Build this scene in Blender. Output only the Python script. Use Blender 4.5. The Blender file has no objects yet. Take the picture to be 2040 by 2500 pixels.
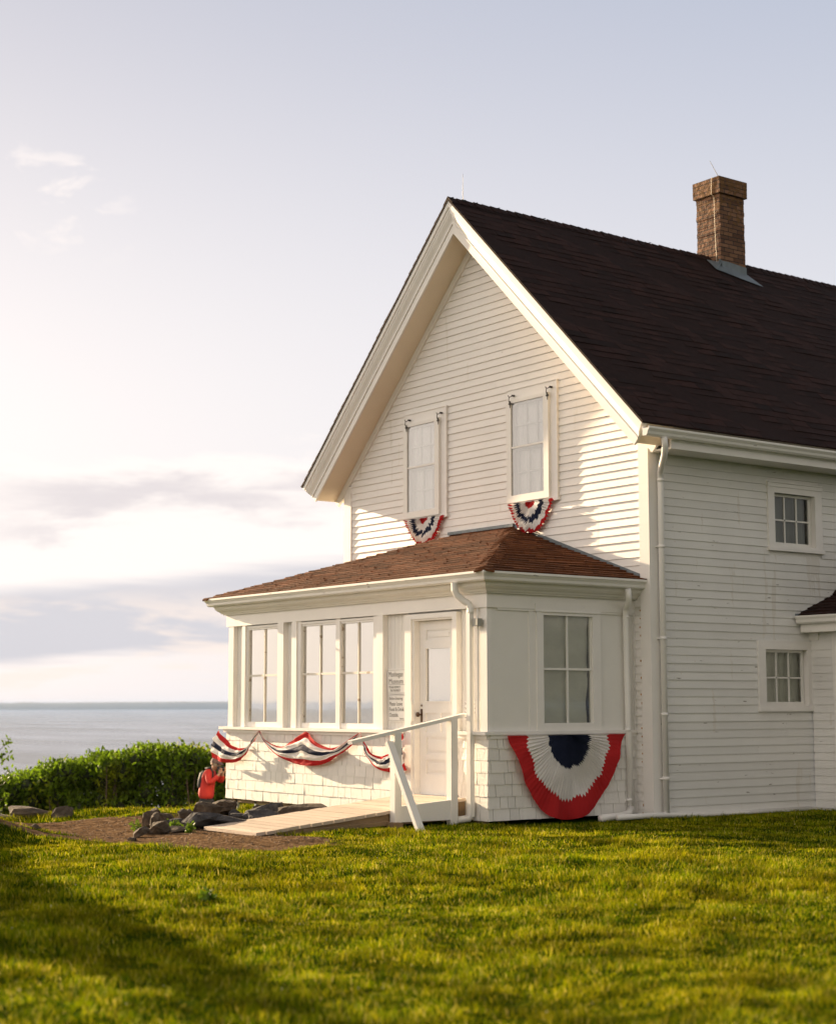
import bpy, bmesh, math, random
import numpy as np
from mathutils import Vector, noise as mn_
random.seed(7); RNG=np.random.default_rng(11)
S=bpy.context.scene
# ------------------------------------------------------------------ camera, light, sky
CAM=Vector((14.0404,-13.7954,1.3463)); YAW=0.93561; PITCH=0.11690; FPX=3989.5
cam=bpy.data.cameras.new('camera'); camo=bpy.data.objects.new('camera',cam); S.collection.objects.link(camo)
cam.sensor_fit='HORIZONTAL'; cam.sensor_width=36; cam.lens=FPX/2040*36
cam.clip_start=.1; cam.clip_end=60000
camo.location=CAM; camo.rotation_euler=(math.pi/2+PITCH,0.00117,YAW)
cam.dof.use_dof=True; cam.dof.focus_distance=19.0; cam.dof.aperture_fstop=2.3
S.camera=camo
FW=Vector((-math.sin(YAW),math.cos(YAW),0)); RT=Vector((math.cos(YAW),math.sin(YAW),0))
S.view_settings.view_transform='Standard'; S.view_settings.look='None'; S.view_settings.gamma=1
S.view_settings.exposure=1.5
SUN_D=Vector((-9.4,-1.0,2.45)).normalized()          # towards the sun
sl=bpy.data.lights.new('sun','SUN'); sl.energy=5.0; sl.angle=math.radians(.5); sl.color=(1,.76,.48)
so=bpy.data.objects.new('sun',sl); S.collection.objects.link(so)
so.rotation_euler=SUN_D.to_track_quat('Z','Y').to_euler()
W=bpy.data.worlds.new('World'); S.world=W; W.use_nodes=True
def world():
    nt=W.node_tree; N=nt.nodes; L=nt.links; N.clear()
    out=N.new('ShaderNodeOutputWorld'); bg=N.new('ShaderNodeBackground'); L.new(bg.outputs[0],out.inputs[0])
    sky=N.new('ShaderNodeTexSky'); sky.sky_type='NISHITA'; sky.sun_disc=False
    sky.sun_elevation=math.asin(SUN_D.z); sky.sun_rotation=math.atan2(SUN_D.x,SUN_D.y)
    sky.air_density=1.2; sky.dust_density=2.0
    tc=N.new('ShaderNodeTexCoord')
    rot=N.new('ShaderNodeVectorRotate'); rot.rotation_type='Z_AXIS'; rot.inputs['Angle'].default_value=-YAW
    L.new(tc.outputs['Generated'],rot.inputs['Vector'])
    sp=N.new('ShaderNodeSeparateXYZ'); L.new(rot.outputs[0],sp.inputs[0])
    def M(op,a,b=None,c=None):
        n=N.new('ShaderNodeMath'); n.operation=op
        for i,v in enumerate((a,b,c)):
            if v is None: continue
            if isinstance(v,(int,float)): n.inputs[i].default_value=v
            else: L.new(v,n.inputs[i])
        return n.outputs[0]
    def MR(v,a,b,c=0,d=1,smooth=True):
        n=N.new('ShaderNodeMapRange'); n.interpolation_type='SMOOTHSTEP' if smooth else 'LINEAR'
        L.new(v,n.inputs[0])
        for i,x in enumerate((a,b,c,d)): n.inputs[i+1].default_value=x
        return n.outputs[0]
    def mixc(f,a,b):
        n=N.new('ShaderNodeMix'); n.data_type='RGBA'
        if isinstance(f,(int,float)): n.inputs[0].default_value=f
        else: L.new(f,n.inputs[0])
        for i,v in ((6,a),(7,b)):
            if isinstance(v,tuple): n.inputs[i].default_value=(*v,1)
            else: L.new(v,n.inputs[i])
        return n.outputs[2]
    az=M('ARCTAN2',sp.outputs[0],sp.outputs[1])      # 0 = view axis, + = right (radians)
    el=M('ARCSINE',sp.outputs[2])
    # bright hazy air: warm towards the sun (left), bluer away and up
    hl=MR(az,-.75,.45); ve=MR(el,.15,.50)
    low=mixc(hl,(.405,.368,.356),(.285,.283,.300))
    up=mixc(hl,(.232,.222,.240),(.172,.190,.236))
    haze=mixc(ve,low,up)
    far=M('ABSOLUTE',az); farf=MR(far,.9,2.0)
    haze=mixc(farf,haze,(.22,.202,.175))
    zen=MR(el,.6,1.3); 
    dt=N.new('ShaderNodeVectorMath'); dt.operation='DOT_PRODUCT'; L.new(tc.outputs['Generated'],dt.inputs[0]); dt.inputs[1].default_value=(-.34,-.90,.12)
    haze=mixc(MR(dt.outputs['Value'],.2,.85),haze,(.65,.57,.50))
    ds=N.new('ShaderNodeVectorMath'); ds.operation='DOT_PRODUCT'; L.new(tc.outputs['Generated'],ds.inputs[0]); ds.inputs[1].default_value=tuple(SUN_D)
    haze=mixc(MR(ds.outputs['Value'],.90,.99),haze,(1.5,1.15,.8))
    haze=mixc(MR(el,.50,.95),haze,(.09,.092,.10))
    bgs=N.new('ShaderNodeMix'); bgs.data_type='RGBA'; bgs.inputs[0].default_value=.95
    skm=N.new('ShaderNodeMix'); skm.data_type='RGBA'; skm.blend_type='MULTIPLY'; skm.inputs[0].default_value=1
    L.new(sky.outputs[0],skm.inputs[6]); skm.inputs[7].default_value=(.06,.06,.06,1)
    L.new(skm.outputs[2],bgs.inputs[6]); L.new(haze,bgs.inputs[7]); col=bgs.outputs[2]
    # clouds
    def noise(sx,sy,off,det,rough=.55,dist=0.3):
        cv=N.new('ShaderNodeCombineXYZ'); L.new(M('MULTIPLY',az,sx),cv.inputs[0]); L.new(M('MULTIPLY',el,sy),cv.inputs[1]); cv.inputs[2].default_value=off
        n=N.new('ShaderNodeTexNoise'); n.inputs['Scale'].default_value=1; n.inputs['Detail'].default_value=det
        n.inputs['Roughness'].default_value=rough; n.inputs['Distortion'].default_value=dist
        L.new(cv.outputs[0],n.inputs['Vector']); return n.outputs['Fac']
    n1=noise(8,32,3.3,9,.62); n2=noise(11,60,8.1,6); n3=noise(26,60,1.7,7,.6); n4=noise(3,30,5.5,4)
    tilt=M('SUBTRACT',el,M('MULTIPLY',az,.075))    # banks rise a little to the right
    e1=M('ADD',tilt,M('MULTIPLY',M('SUBTRACT',n1,.5),.09))
    # white body of the bank, then grey-violet bases
    side=MR(az,-.02,.10,1,0)
    cm=MR(az,-.75,-.42)
    body=M('MULTIPLY',M('MULTIPLY',MR(e1,.150,.166,1,0),MR(e1,.045,.07)),side)
    body=M('MULTIPLY',body,cm); col=mixc(M('MULTIPLY',body,.9),col,(.395,.362,.345))
    g1=M('MULTIPLY',M('MULTIPLY',MR(e1,.112,.130),MR(e1,.134,.155,1,0)),MR(az,-.30,-.20))
    g1=M('MULTIPLY',M('MULTIPLY',g1,MR(n2,.30,.60)),side)
    col=mixc(M('MULTIPLY',g1,.80),col,(.272,.252,.258))
    e2=M('ADD',tilt,M('MULTIPLY',M('SUBTRACT',n4,.5),.06))
    g2=M('MULTIPLY',M('MULTIPLY',MR(e2,.038,.052),MR(e2,.078,.094,1,0)),MR(az,.15,.35,1,0))
    g2=M('MULTIPLY',g2,cm); st=None
    col=mixc(M('MULTIPLY',g2,.85),col,(.232,.230,.248))
    st=M('MULTIPLY',MR(n2,.50,.64),MR(el,.075,.05)); st=M('MULTIPLY',st,MR(el,0,.012))
    st=M('MULTIPLY',st,cm)
    col=mixc(M('MULTIPLY',st,.75),col,(.375,.322,.290))
    # small high wisps at the left
    wm=M('MULTIPLY',MR(n3,.55,.70),M('MULTIPLY',MR(az,-.16,-.21),M('MULTIPLY',MR(el,.255,.285),MR(el,.34,.315))))
    col=mixc(M('MULTIPLY',wm,.75),col,(.37,.34,.33))
    L.new(col,bg.inputs[0]); bg.inputs[1].default_value=1.0
world()
# ------------------------------------------------------------------ materials
def mat(name,color,rough=.6,var=.0,vscale=3.,island=0.,bump=0.,bscale=60.,spec=.5,metal=0.,transl=0.,spots=None,stretch=(1,1,1),color2=None,c2scale=2.,c2lo=.5,c2hi=.65,coat=0):
    m=bpy.data.materials.new(name); m.use_nodes=True; nt=m.node_tree; N=nt.nodes; L=nt.links
    b=N['Principled BSDF']; out=N['Material Output']
    b.inputs['Roughness'].default_value=rough; b.inputs['Metallic'].default_value=metal
    b.inputs['Specular IOR Level'].default_value=spec; b.inputs['Coat Weight'].default_value=coat
    tc=N.new('ShaderNodeTexCoord'); mp=N.new('ShaderNodeMapping'); mp.inputs['Scale'].default_value=stretch
    L.new(tc.outputs['Object'],mp.inputs[0]); V=mp.outputs[0]
    rgb=N.new('ShaderNodeRGB'); rgb.outputs[0].default_value=(*color,1); cur=rgb.outputs[0]
    def nz(sc,det=5,rg=.6):
        n=N.new('ShaderNodeTexNoise'); n.inputs['Scale'].default_value=sc; n.inputs['Detail'].default_value=det; n.inputs['Roughness'].default_value=rg
        L.new(V,n.inputs['Vector']); return n.outputs['Fac']
    def mix(f,a,b2,bt='MIX'):
        n=N.new('ShaderNodeMix'); n.data_type='RGBA'; n.blend_type=bt
        if isinstance(f,float): n.inputs[0].default_value=f
        else: L.new(f,n.inputs[0])
        for i,v in ((6,a),(7,b2)):
            if isinstance(v,tuple): n.inputs[i].default_value=(*v,1)
            else: L.new(v,n.inputs[i])
        return n.outputs[2]
    def mr(v,a,b2,c=0,d=1):
        n=N.new('ShaderNodeMapRange'); L.new(v,n.inputs[0])
        for i,x in enumerate((a,b2,c,d)): n.inputs[i+1].default_value=x
        return n.outputs[0]
    if color2: cur=mix(mr(nz(c2scale),c2lo,c2hi),cur,color2)
    if island:
        g=N.new('ShaderNodeNewGeometry'); h=N.new('ShaderNodeHueSaturation'); L.new(cur,h.inputs['Color'])
        L.new(mr(g.outputs['Random Per Island'],0,1,1-island,1+island),h.inputs['Value']); cur=h.outputs[0]
    if var:
        h=N.new('ShaderNodeHueSaturation'); L.new(cur,h.inputs['Color']); L.new(mr(nz(vscale),.25,.75,1-var,1+var),h.inputs['Value']); cur=h.outputs[0]
    if spots:   # (colour, scale, threshold)
        for sc_,scale,th,st in spots:
            mp2=N.new('ShaderNodeMapping'); mp2.inputs['Scale'].default_value=st; L.new(tc.outputs['Object'],mp2.inputs[0])
            n=N.new('ShaderNodeTexNoise'); n.inputs['Scale'].default_value=scale; n.inputs['Detail'].default_value=3; L.new(mp2.outputs[0],n.inputs['Vector'])
            cur=mix(mr(n.outputs['Fac'],th,th+.025),cur,sc_)
    L.new(cur,b.inputs['Base Color'])
    if bump:
        bp=N.new('ShaderNodeBump'); bp.inputs['Strength'].default_value=bump; bp.inputs['Distance'].default_value=.02
        L.new(nz(bscale,4),bp.inputs['Height']); L.new(bp.outputs[0],b.inputs['Normal'])
    if transl:
        t=N.new('ShaderNodeBsdfTranslucent'); L.new(cur,t.inputs[0]); ms=N.new('ShaderNodeMixShader'); ms.inputs[0].default_value=transl
        L.new(b.outputs[0],ms.inputs[1]); L.new(t.outputs[0],ms.inputs[2]); L.new(ms.outputs[0],out.inputs[0])
    return m
WHT=(.80,.775,.745)
RUST=(.42,.20,.06)
M_={}
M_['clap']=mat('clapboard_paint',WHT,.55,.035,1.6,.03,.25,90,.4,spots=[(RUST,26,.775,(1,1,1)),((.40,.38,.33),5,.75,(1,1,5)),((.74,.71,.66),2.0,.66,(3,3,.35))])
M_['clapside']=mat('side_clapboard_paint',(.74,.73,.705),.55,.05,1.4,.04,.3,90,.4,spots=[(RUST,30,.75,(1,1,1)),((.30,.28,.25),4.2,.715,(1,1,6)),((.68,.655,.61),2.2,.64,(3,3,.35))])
M_['trim']=mat('white_trim_paint',WHT,.5,.04,3,.02,.12,70,.45)
M_['trim2']=mat('cream_trim_paint',(.78,.75,.70),.5,.05,4,.02,.15,60,.45)
M_['shake']=mat('white_shingle_paint',(.79,.765,.73),.65,.05,5,.06,.5,40,.3,stretch=(4,4,.6))
M_['gutter']=mat('gutter_paint',(.80,.775,.735),.35,.05,2,0,.05,40,.5,spots=[((.45,.43,.40),7,.70,(.5,.5,3))])
M_['pipe']=mat('downspout_paint',(.80,.78,.75),.35,.04,2,0,0,40,.5)
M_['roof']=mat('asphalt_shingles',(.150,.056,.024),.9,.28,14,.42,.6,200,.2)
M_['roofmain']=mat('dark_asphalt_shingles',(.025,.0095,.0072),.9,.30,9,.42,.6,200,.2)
M_['ply']=mat('painted_board_panel',(.78,.76,.725),.6,.03,2,0,.1,60,.35)
M_['sash']=mat('sash_paint',(.78,.76,.72),.5,.03,4,0,.05,60,.4)
M_['oldsash']=mat('worn_sash_paint',(.74,.69,.61),.6,.06,8,0,.15,60,.4,spots=[((.42,.33,.24),9,.62,(1,1,1))])
M_['iron']=mat('black_iron',(.03,.025,.022),.5,.1,20,metal=.4)
M_['brass']=mat('dark_brass',(.10,.055,.03),.4,.2,30,metal=.5)
M_['deck']=mat('weathered_deck_wood',(.56,.46,.375),.8,.10,2,.13,.4,30,.2,stretch=(.5,6,6))
M_['rawwood']=mat('raw_grey_wood',(.21,.145,.085),.85,.2,3,.1,.5,30,.2)
M_['dark']=mat('room_shade_dark',(.03,.028,.025),.9)
M_['lead']=mat('lead_flashing',(.16,.19,.21),.55,.25,6,0,.3,20,.5,metal=.3)
M_['greybox']=mat('grey_plastic',(.30,.30,.27),.5)
M_['rod']=mat('rod_metal',(.02,.02,.022),.5,metal=.6)
M_['wire']=mat('copper_wire',(.65,.55,.40),.5)
M_['sign']=mat('sign_board',(.86,.84,.80),.6,.03,6)
M_['signedge']=mat('sign_edge',(.62,.55,.44),.6,.05,6)
M_['ink']=mat('sign_ink',(.20,.18,.16),.7)
M_['fade']=mat('faded_ink',(.40,.36,.33),.7)
CLR=(.52,.022,.024); CLW=(.86,.83,.81); CLB=(.018,.024,.055)
M_['red']=mat('red_cloth',CLR,.85,.10,6,0,.3,60,.2,transl=.22)
M_['white']=mat('white_cloth',CLW,.85,.06,6,0,.3,60,.2,transl=.22)
M_['blue']=mat('navy_cloth',CLB,.85,.15,8,0,.3,60,.2,transl=.12)
M_['blind']=mat('cream_window_blind',(.86,.825,.75),.8,.04,1.3,0,0,10,.2,stretch=(1,1,.4))
M_['whiteblind']=mat('white_window_blind',(.93,.925,.91),.8,.03,2)
M_['greyblind']=mat('grey_green_curtain',(.64,.65,.56),.85,.12,1.6,0,.4,6,.2,stretch=(1,1.2,2.2))
M_['darkblind']=mat('dark_curtain',(.13,.15,.13),.85,.15,3)
M_['jacket']=mat('red_jacket_cloth',(.62,.045,.035),.7,.1,6,0,.3,30,.3)
M_['trouser']=mat('black_trouser_cloth',(.02,.02,.022),.8)
M_['pack']=mat('black_backpack_cloth',(.018,.018,.022),.7)
M_['skin']=mat('skin',(.50,.27,.18),.55,.05,8)
M_['hair']=mat('grey_hair',(.30,.24,.19),.8)
M_['cap']=mat('dark_cap_cloth',(.16,.10,.09),.8)
M_['rock']=mat('grey_brown_rock',(.085,.066,.050),.9,.4,7,0,1.6,16,.2,color2=(.15,.115,.085),c2scale=4)
M_['slate']=mat('blue_grey_rock',(.060,.058,.062),.88,.4,7,0,1.5,18,.2,color2=(.09,.085,.085),c2scale=5)
M_['bark']=mat('bark',(.09,.065,.045),.9,.2,20,0,.6,40)
M_['leaf']=mat('glossy_leaves',(.10,.165,.008),.6,.1,1,.6,0,10,.2,transl=.5,color2=(.26,.27,.012),c2scale=.7)
M_['weed']=mat('weed_leaves',(.12,.20,.012),.55,.1,1,.35,0,10,.4,transl=.3)
M_['needle']=mat('spruce_needles',(.03,.05,.02),.6,.1,1,.4)
M_['hill']=mat('far_wooded_coast',(.045,.055,.05),.95,.2,.002)
def glassmat(name,gl,tint=(1,1,1),rough=.02):
    m=bpy.data.materials.new(name); m.use_nodes=True; nt=m.node_tree; N=nt.nodes; L=nt.links; N.clear()
    out=N.new('ShaderNodeOutputMaterial'); t=N.new('ShaderNodeBsdfTransparent'); g=N.new('ShaderNodeBsdfGlossy')
    t.inputs[0].default_value=(*tint,1); g.inputs['Roughness'].default_value=rough
    f=N.new('ShaderNodeFresnel'); f.inputs[0].default_value=1.5
    a=N.new('ShaderNodeMath'); a.operation='MULTIPLY_ADD'; a.inputs[1].default_value=gl; a.inputs[2].default_value=.02; L.new(f.outputs[0],a.inputs[0])
    tc=N.new('ShaderNodeTexCoord'); n=N.new('ShaderNodeTexNoise'); n.inputs['Scale'].default_value=2.2; L.new(tc.outputs['Object'],n.inputs['Vector'])
    bp=N.new('ShaderNodeBump'); bp.inputs['Strength'].default_value=.03; bp.inputs['Distance'].default_value=.02; L.new(n.outputs['Fac'],bp.inputs['Height']); L.new(bp.outputs[0],g.inputs['Normal'])
    ms=N.new('ShaderNodeMixShader'); L.new(a.outputs[0],ms.inputs[0]); L.new(t.outputs[0],ms.inputs[1]); L.new(g.outputs[0],ms.inputs[2]); L.new(ms.outputs[0],out.inputs[0])
    return m
M_['glass']=glassmat('window_glass',1.1)
M_['storm']=glassmat('storm_glass',6.0)
M_['stormthin']=glassmat('outer_storm_glass',5.0)
M_['greysash']=mat('grey_white_sash_paint',(.58,.57,.55),.5,.03,4)
M_['rusty']=mat('rust_stain',(.45,.24,.09),.8,.2,30)
M_['soffit']=mat('bounce_tinted_soffit_paint',(.79,.70,.57),.6,.04,2,0,.1,60,.3)  # warm bounce light under the eaves is tinted into this paint colour
def brickmat():
    m=bpy.data.materials.new('old_brick'); m.use_nodes=True; nt=m.node_tree; N=nt.nodes; L=nt.links; b=N['Principled BSDF']; b.inputs['Roughness'].default_value=.9
    uv=N.new('ShaderNodeUVMap'); br=N.new('ShaderNodeTexBrick'); L.new(uv.outputs[0],br.inputs['Vector'])
    br.inputs['Scale'].default_value=1; br.inputs['Brick Width'].default_value=.20; br.inputs['Row Height'].default_value=.066; br.inputs['Mortar Size'].default_value=.007; br.inputs['Mortar Smooth'].default_value=.3
    br.inputs['Color1'].default_value=(.26,.13,.07,1); br.inputs['Color2'].default_value=(.09,.04,.023,1); br.inputs['Mortar'].default_value=(.035,.024,.017,1); br.inputs['Bias'].default_value=-.1
    tc=N.new('ShaderNodeTexCoord'); n=N.new('ShaderNodeTexNoise'); n.inputs['Scale'].default_value=13; n.inputs['Detail'].default_value=6; L.new(tc.outputs['Object'],n.inputs['Vector'])
    sp=N.new('ShaderNodeSeparateXYZ'); L.new(tc.outputs['Object'],sp.inputs[0])
    mh=N.new('ShaderNodeMapRange'); L.new(sp.outputs[2],mh.inputs[0]); mh.inputs[1].default_value=8.3; mh.inputs[2].default_value=9.4; mh.inputs[3].default_value=-.13; mh.inputs[4].default_value=.13
    ad=N.new('ShaderNodeMath'); ad.operation='ADD'; L.new(n.outputs['Fac'],ad.inputs[0]); L.new(mh.outputs[0],ad.inputs[1])
    mr=N.new('ShaderNodeMapRange'); L.new(ad.outputs[0],mr.inputs[0]); mr.inputs[1].default_value=.56; mr.inputs[2].default_value=.62; mr.inputs[4].default_value=.85
    mx=N.new('ShaderNodeMix'); mx.data_type='RGBA'; L.new(mr.outputs[0],mx.inputs[0]); L.new(br.outputs['Color'],mx.inputs[6]); mx.inputs[7].default_value=(.16,.075,.02,1)
    L.new(mx.outputs[2],b.inputs['Base Color'])
    bp=N.new('ShaderNodeBump'); bp.inputs['Strength'].default_value=1; bp.inputs['Distance'].default_value=.02; 
    s2=N.new('ShaderNodeMath'); s2.operation='SUBTRACT'; L.new(n.outputs['Fac'],s2.inputs[0]); L.new(br.outputs['Fac'],s2.inputs[1]); L.new(s2.outputs[0],bp.inputs['Height']); L.new(bp.outputs[0],b.inputs['Normal'])
    return m
M_['brick']=brickmat()
# ------------------------------------------------------------------ mesh helpers
ROOT={}
def tag(o,label=None,cat=None,group=None,kind=None):
    if label:o['label']=label
    if cat:o['category']=cat
    if group:o['group']=group
    if kind:o['kind']=kind
    return o
def empty(name,loc,label,cat,group=None):
    o=bpy.data.objects.new(name,None); S.collection.objects.link(o); o.location=loc; o.empty_display_size=.2
    ROOT[o.name]=Vector(loc); return tag(o,label,cat,group)
class MB:
    def __init__(s): s.v=[]; s.f=[]; s.mi=[]; s.uv={}
    def face(s,pts,mi=0):
        n=len(s.v); s.v+= [tuple(p) for p in pts]; s.f.append(tuple(range(n,n+len(pts)))); s.mi.append(mi); return len(s.f)-1
    def mesh(s,vs,fs,mi=0):
        n=len(s.v); s.v+=[tuple(p) for p in vs]
        for f in fs: s.f.append(tuple(i+n for i in f)); s.mi.append(mi)
    def box(s,x0,x1,y0,y1,z0,z1,mi=0):
        v=[(x,y,z) for z in (z0,z1) for y in (y0,y1) for x in (x0,x1)]
        s.mesh(v,[(0,2,3,1),(4,5,7,6),(0,1,5,4),(2,6,7,3),(0,4,6,2),(1,3,7,5)],mi)
    def hexa(s,v,mi=0):   # 8 verts: bottom ring 4, top ring 4
        s.mesh(v,[(3,2,1,0),(4,5,6,7),(0,1,5,4),(1,2,6,5),(2,3,7,6),(3,0,4,7)],mi)
    def beam(s,a,b,w,h,up=(0,0,1),mi=0):   # box from a to b, w across, h along up-ish
        a=Vector(a);b=Vector(b);d=(b-a).normalized();side=d.cross(Vector(up)).normalized();u=side.cross(d).normalized()
        r=[a-side*w/2-u*h/2,a+side*w/2-u*h/2,a+side*w/2+u*h/2,a-side*w/2+u*h/2]; q=[p+(b-a) for p in r]
        s.mesh(r+q,[(0,1,2,3),(7,6,5,4),(0,4,5,1),(1,5,6,2),(2,6,7,3),(3,7,4,0)],mi)
    def prism(s,poly,axis,a,b,mi=0):  # poly of 2D pts, extruded along axis (0 x,1 y,2 z)
        def P(p,t):
            if axis==0: return (t,p[0],p[1])
            if axis==1: return (p[0],t,p[1])
            return (p[0],p[1],t)
        n=len(poly); v=[P(p,a) for p in poly]+[P(p,b) for p in poly]
        s.mesh(v,[tuple(range(n))[::-1],tuple(range(n,2*n))]+[(i,(i+1)%n,(i+1)%n+n,i+n) for i in range(n)],mi)
    def tube(s,pts,r,seg=10,mi=0,cap=True):
        pts=[Vector(p) for p in pts]; rs=r if isinstance(r,(list,tuple)) else [r]*len(pts)
        n0=len(s.v); prev=None
        for i,p in enumerate(pts):
            d=(pts[min(i+1,len(pts)-1)]-pts[max(i-1,0)]).normalized()
            if prev is None:
                prev=d.orthogonal().normalized()
            prev=(prev-d*prev.dot(d)).normalized(); q=d.cross(prev)
            for k in range(seg):
                a=2*math.pi*k/seg; s.v.append(tuple(p+(prev*math.cos(a)+q*math.sin(a))*rs[i]))
        for i in range(len(pts)-1):
            for k in range(seg):
                a=n0+i*seg+k;b=n0+i*seg+(k+1)%seg; s.f.append((a,b,b+seg,a+seg)); s.mi.append(mi)
        if cap:
            s.f.append(tuple(n0+k for k in range(seg))[::-1]); s.mi.append(mi)
            s.f.append(tuple(n0+(len(pts)-1)*seg+k for k in range(seg))); s.mi.append(mi)
    def build(s,name,mats,parent=None,smooth=False,loc=None):
        me=bpy.data.meshes.new(name)
        off=Vector((0,0,0))
        if parent is not None: off=ROOT[parent.name]
        elif loc is not None: off=Vector(loc)
        v=np.array(s.v,dtype=np.float64).reshape(-1,3)-np.array(off)
        me.from_pydata(v.tolist(),[],s.f)
        if not isinstance(mats,(list,tuple)): mats=[mats]
        for m in mats: me.materials.append(m if not isinstance(m,str) else M_[m])
        if len(mats)>1: me.polygons.foreach_set('material_index',s.mi)
        if smooth: me.polygons.foreach_set('use_smooth',[True]*len(me.polygons))
        if s.uv:
            ul=me.uv_layers.new(name='UVMap')
            for p in me.polygons:
                if p.index in s.uv:
                    for li,u in zip(p.loop_indices,s.uv[p.index]): ul.data[li].uv=u
        me.update()
        o=bpy.data.objects.new(name,me); S.collection.objects.link(o)
        if parent is not None: o.parent=parent; ROOT[o.name]=off
        else:
            o.location=off; ROOT[o.name]=off
        return o
# value noise, vectorised
def _h(ix,iy,s):
    n=(ix.astype(np.int64)*374761393+iy.astype(np.int64)*668265263+s*1442695041)&0x7fffffff
    n=((n^(n>>13))*1274126177)&0x7fffffff
    return ((n^(n>>16))&0xffff)/65535.
def vn(x,y,s=0):
    ix=np.floor(x);iy=np.floor(y);fx=x-ix;fy=y-iy;fx=fx*fx*(3-2*fx);fy=fy*fy*(3-2*fy)
    a=_h(ix,iy,s);b=_h(ix+1,iy,s);c=_h(ix,iy+1,s);d=_h(ix+1,iy+1,s)
    return (a*(1-fx)+b*fx)*(1-fy)+(c*(1-fx)+d*fx)*fy
def fbm(x,y,s=0,o=4):
    r=0;a=1;t=0
    for i in range(o): r=r+a*vn(x*2**i+i*17.3,y*2**i-i*9.1,s+i);t+=a;a*=.5
    return r/t*2-1
def sm(e0,e1,x):
    t=np.clip((x-e0)/(e1-e0),0,1); return t*t*(3-2*t)
# ------------------------------------------------------------------ terrain
def g2(x,y,cx,cy,sx,sy,a=0.):
    c,s_=math.cos(a),math.sin(a); u=(x-cx)*c+(y-cy)*s_; v=-(x-cx)*s_+(y-cy)*c
    return np.exp(-(u*u/(2*sx*sx)+v*v/(2*sy*sy)))
def hz(x,y):
    x=np.asarray(x,float);y=np.asarray(y,float)
    h=np.zeros_like(x)
    d=np.maximum(0,-5.6-x); h-=.135*d*sm(0,2.5,d)
    d2=np.maximum(0,-24-x); h-=.55*d2
    h=np.where(h<-60,-60,h)
    d3=np.maximum(0,y-20); h-=.10*d3*sm(0,10,d3)
    nearb=sm(-7.5,-5.5,x)
    lawn=sm(.4,1.6,np.maximum(-2.8-y,x-.3))        # keep the ground calm by the walls
    h+=lawn*(.06*fbm(x*.45,y*.45,3,3)+.030*fbm(x*1.5,y*1.5,9,3))+.010*fbm(x*5,y*5,5,3)+lawn*.036*np.maximum(0,fbm(x*2.9,y*2.9,15,3)-.02)
    h+=.06*g2(x,y,-.2,-5.0,2.2,.9)*0
    h+=.34*g2(x,y,-2.0,-7.85,.62,.42,.9356)
    h-=.10*sm(-3.8,-5.2,x)
    h+=.10*g2(x,y,-5.5,-4.2,.7,.35,.9)
    h-=.05*g2(x,y,-3.6,-5.7,1.2,.5)
    h-=.06*sm(-4.4,-5.6,x)*sm(-1.6,-2.6,-y*0+y*0-2.0)*0
    h+=.035*g2(x,y,4.6,-5.0,3.0,1.6,-.1)
    h+=.02*sm(.2,1.2,x)*sm(-4,-1,y)
    return h
def h1(x,y): return float(hz(np.array([x]),np.array([y]))[0])
PATH=[(-6.3,-6.3),(-5.2,-5.3),(-3.9,-4.85),(-2.3,-4.55),(-1.8,-4.75),(-.6,-4.75),(.2,-4.6),(1.2,-5.2),(1.0,-5.9),(.2,-6.45),(-.9,-6.75),(-2.2,-6.75),(-3.6,-6.6),(-5.2,-6.8),(-6.2,-7.0)]
def polysd(x,y,P):
    d=np.full(x.shape,1e9); ins=np.zeros(x.shape,bool); n=len(P)
    for i in range(n):
        ax,ay=P[i];bx,by=P[(i+1)%n];ex,ey=bx-ax,by-ay
        t=np.clip(((x-ax)*ex+(y-ay)*ey)/(ex*ex+ey*ey),0,1); d=np.minimum(d,np.hypot(x-ax-t*ex,y-ay-t*ey))
        c=((ay>y)!=(by>y))&(x<(bx-ax)*(y-ay)/(by-ay+1e-12)+ax); ins^=c
    return np.where(ins,d,-d)
def dirt(x,y):
    sd=polysd(x,y,PATH)+.22*fbm(x*1.6,y*1.6,21,3)+.16*fbm(x*5,y*5,22,3)
    a=sm(-.05,.10,sd)
    b=sm(.35,.6,fbm(x*.9,y*.9,31,3)+.5*g2(x,y,.9,-5.3,1.0,.5))*.0
    c=sm(.5,.75,g2(x,y,-1.45,-7.05,.60,.17,.9356)+.25*fbm(x*3,y*3,41,3))      # bare bank under the mound
    e=sm(.55,.8,g2(x,y,-2.9,-4.3,1.5,.75,-.75)+.2*fbm(x*3,y*3,44,3))
    return np.clip(np.maximum.reduce([a,b,c,e]),0,1)
def warp(n,c,near,far):
    t=np.linspace(-1,1,n); k=math.asinh(far/near*.35)*1.0
    s=np.sinh(t*k)/math.sinh(k)*far
    return c+s
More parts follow.
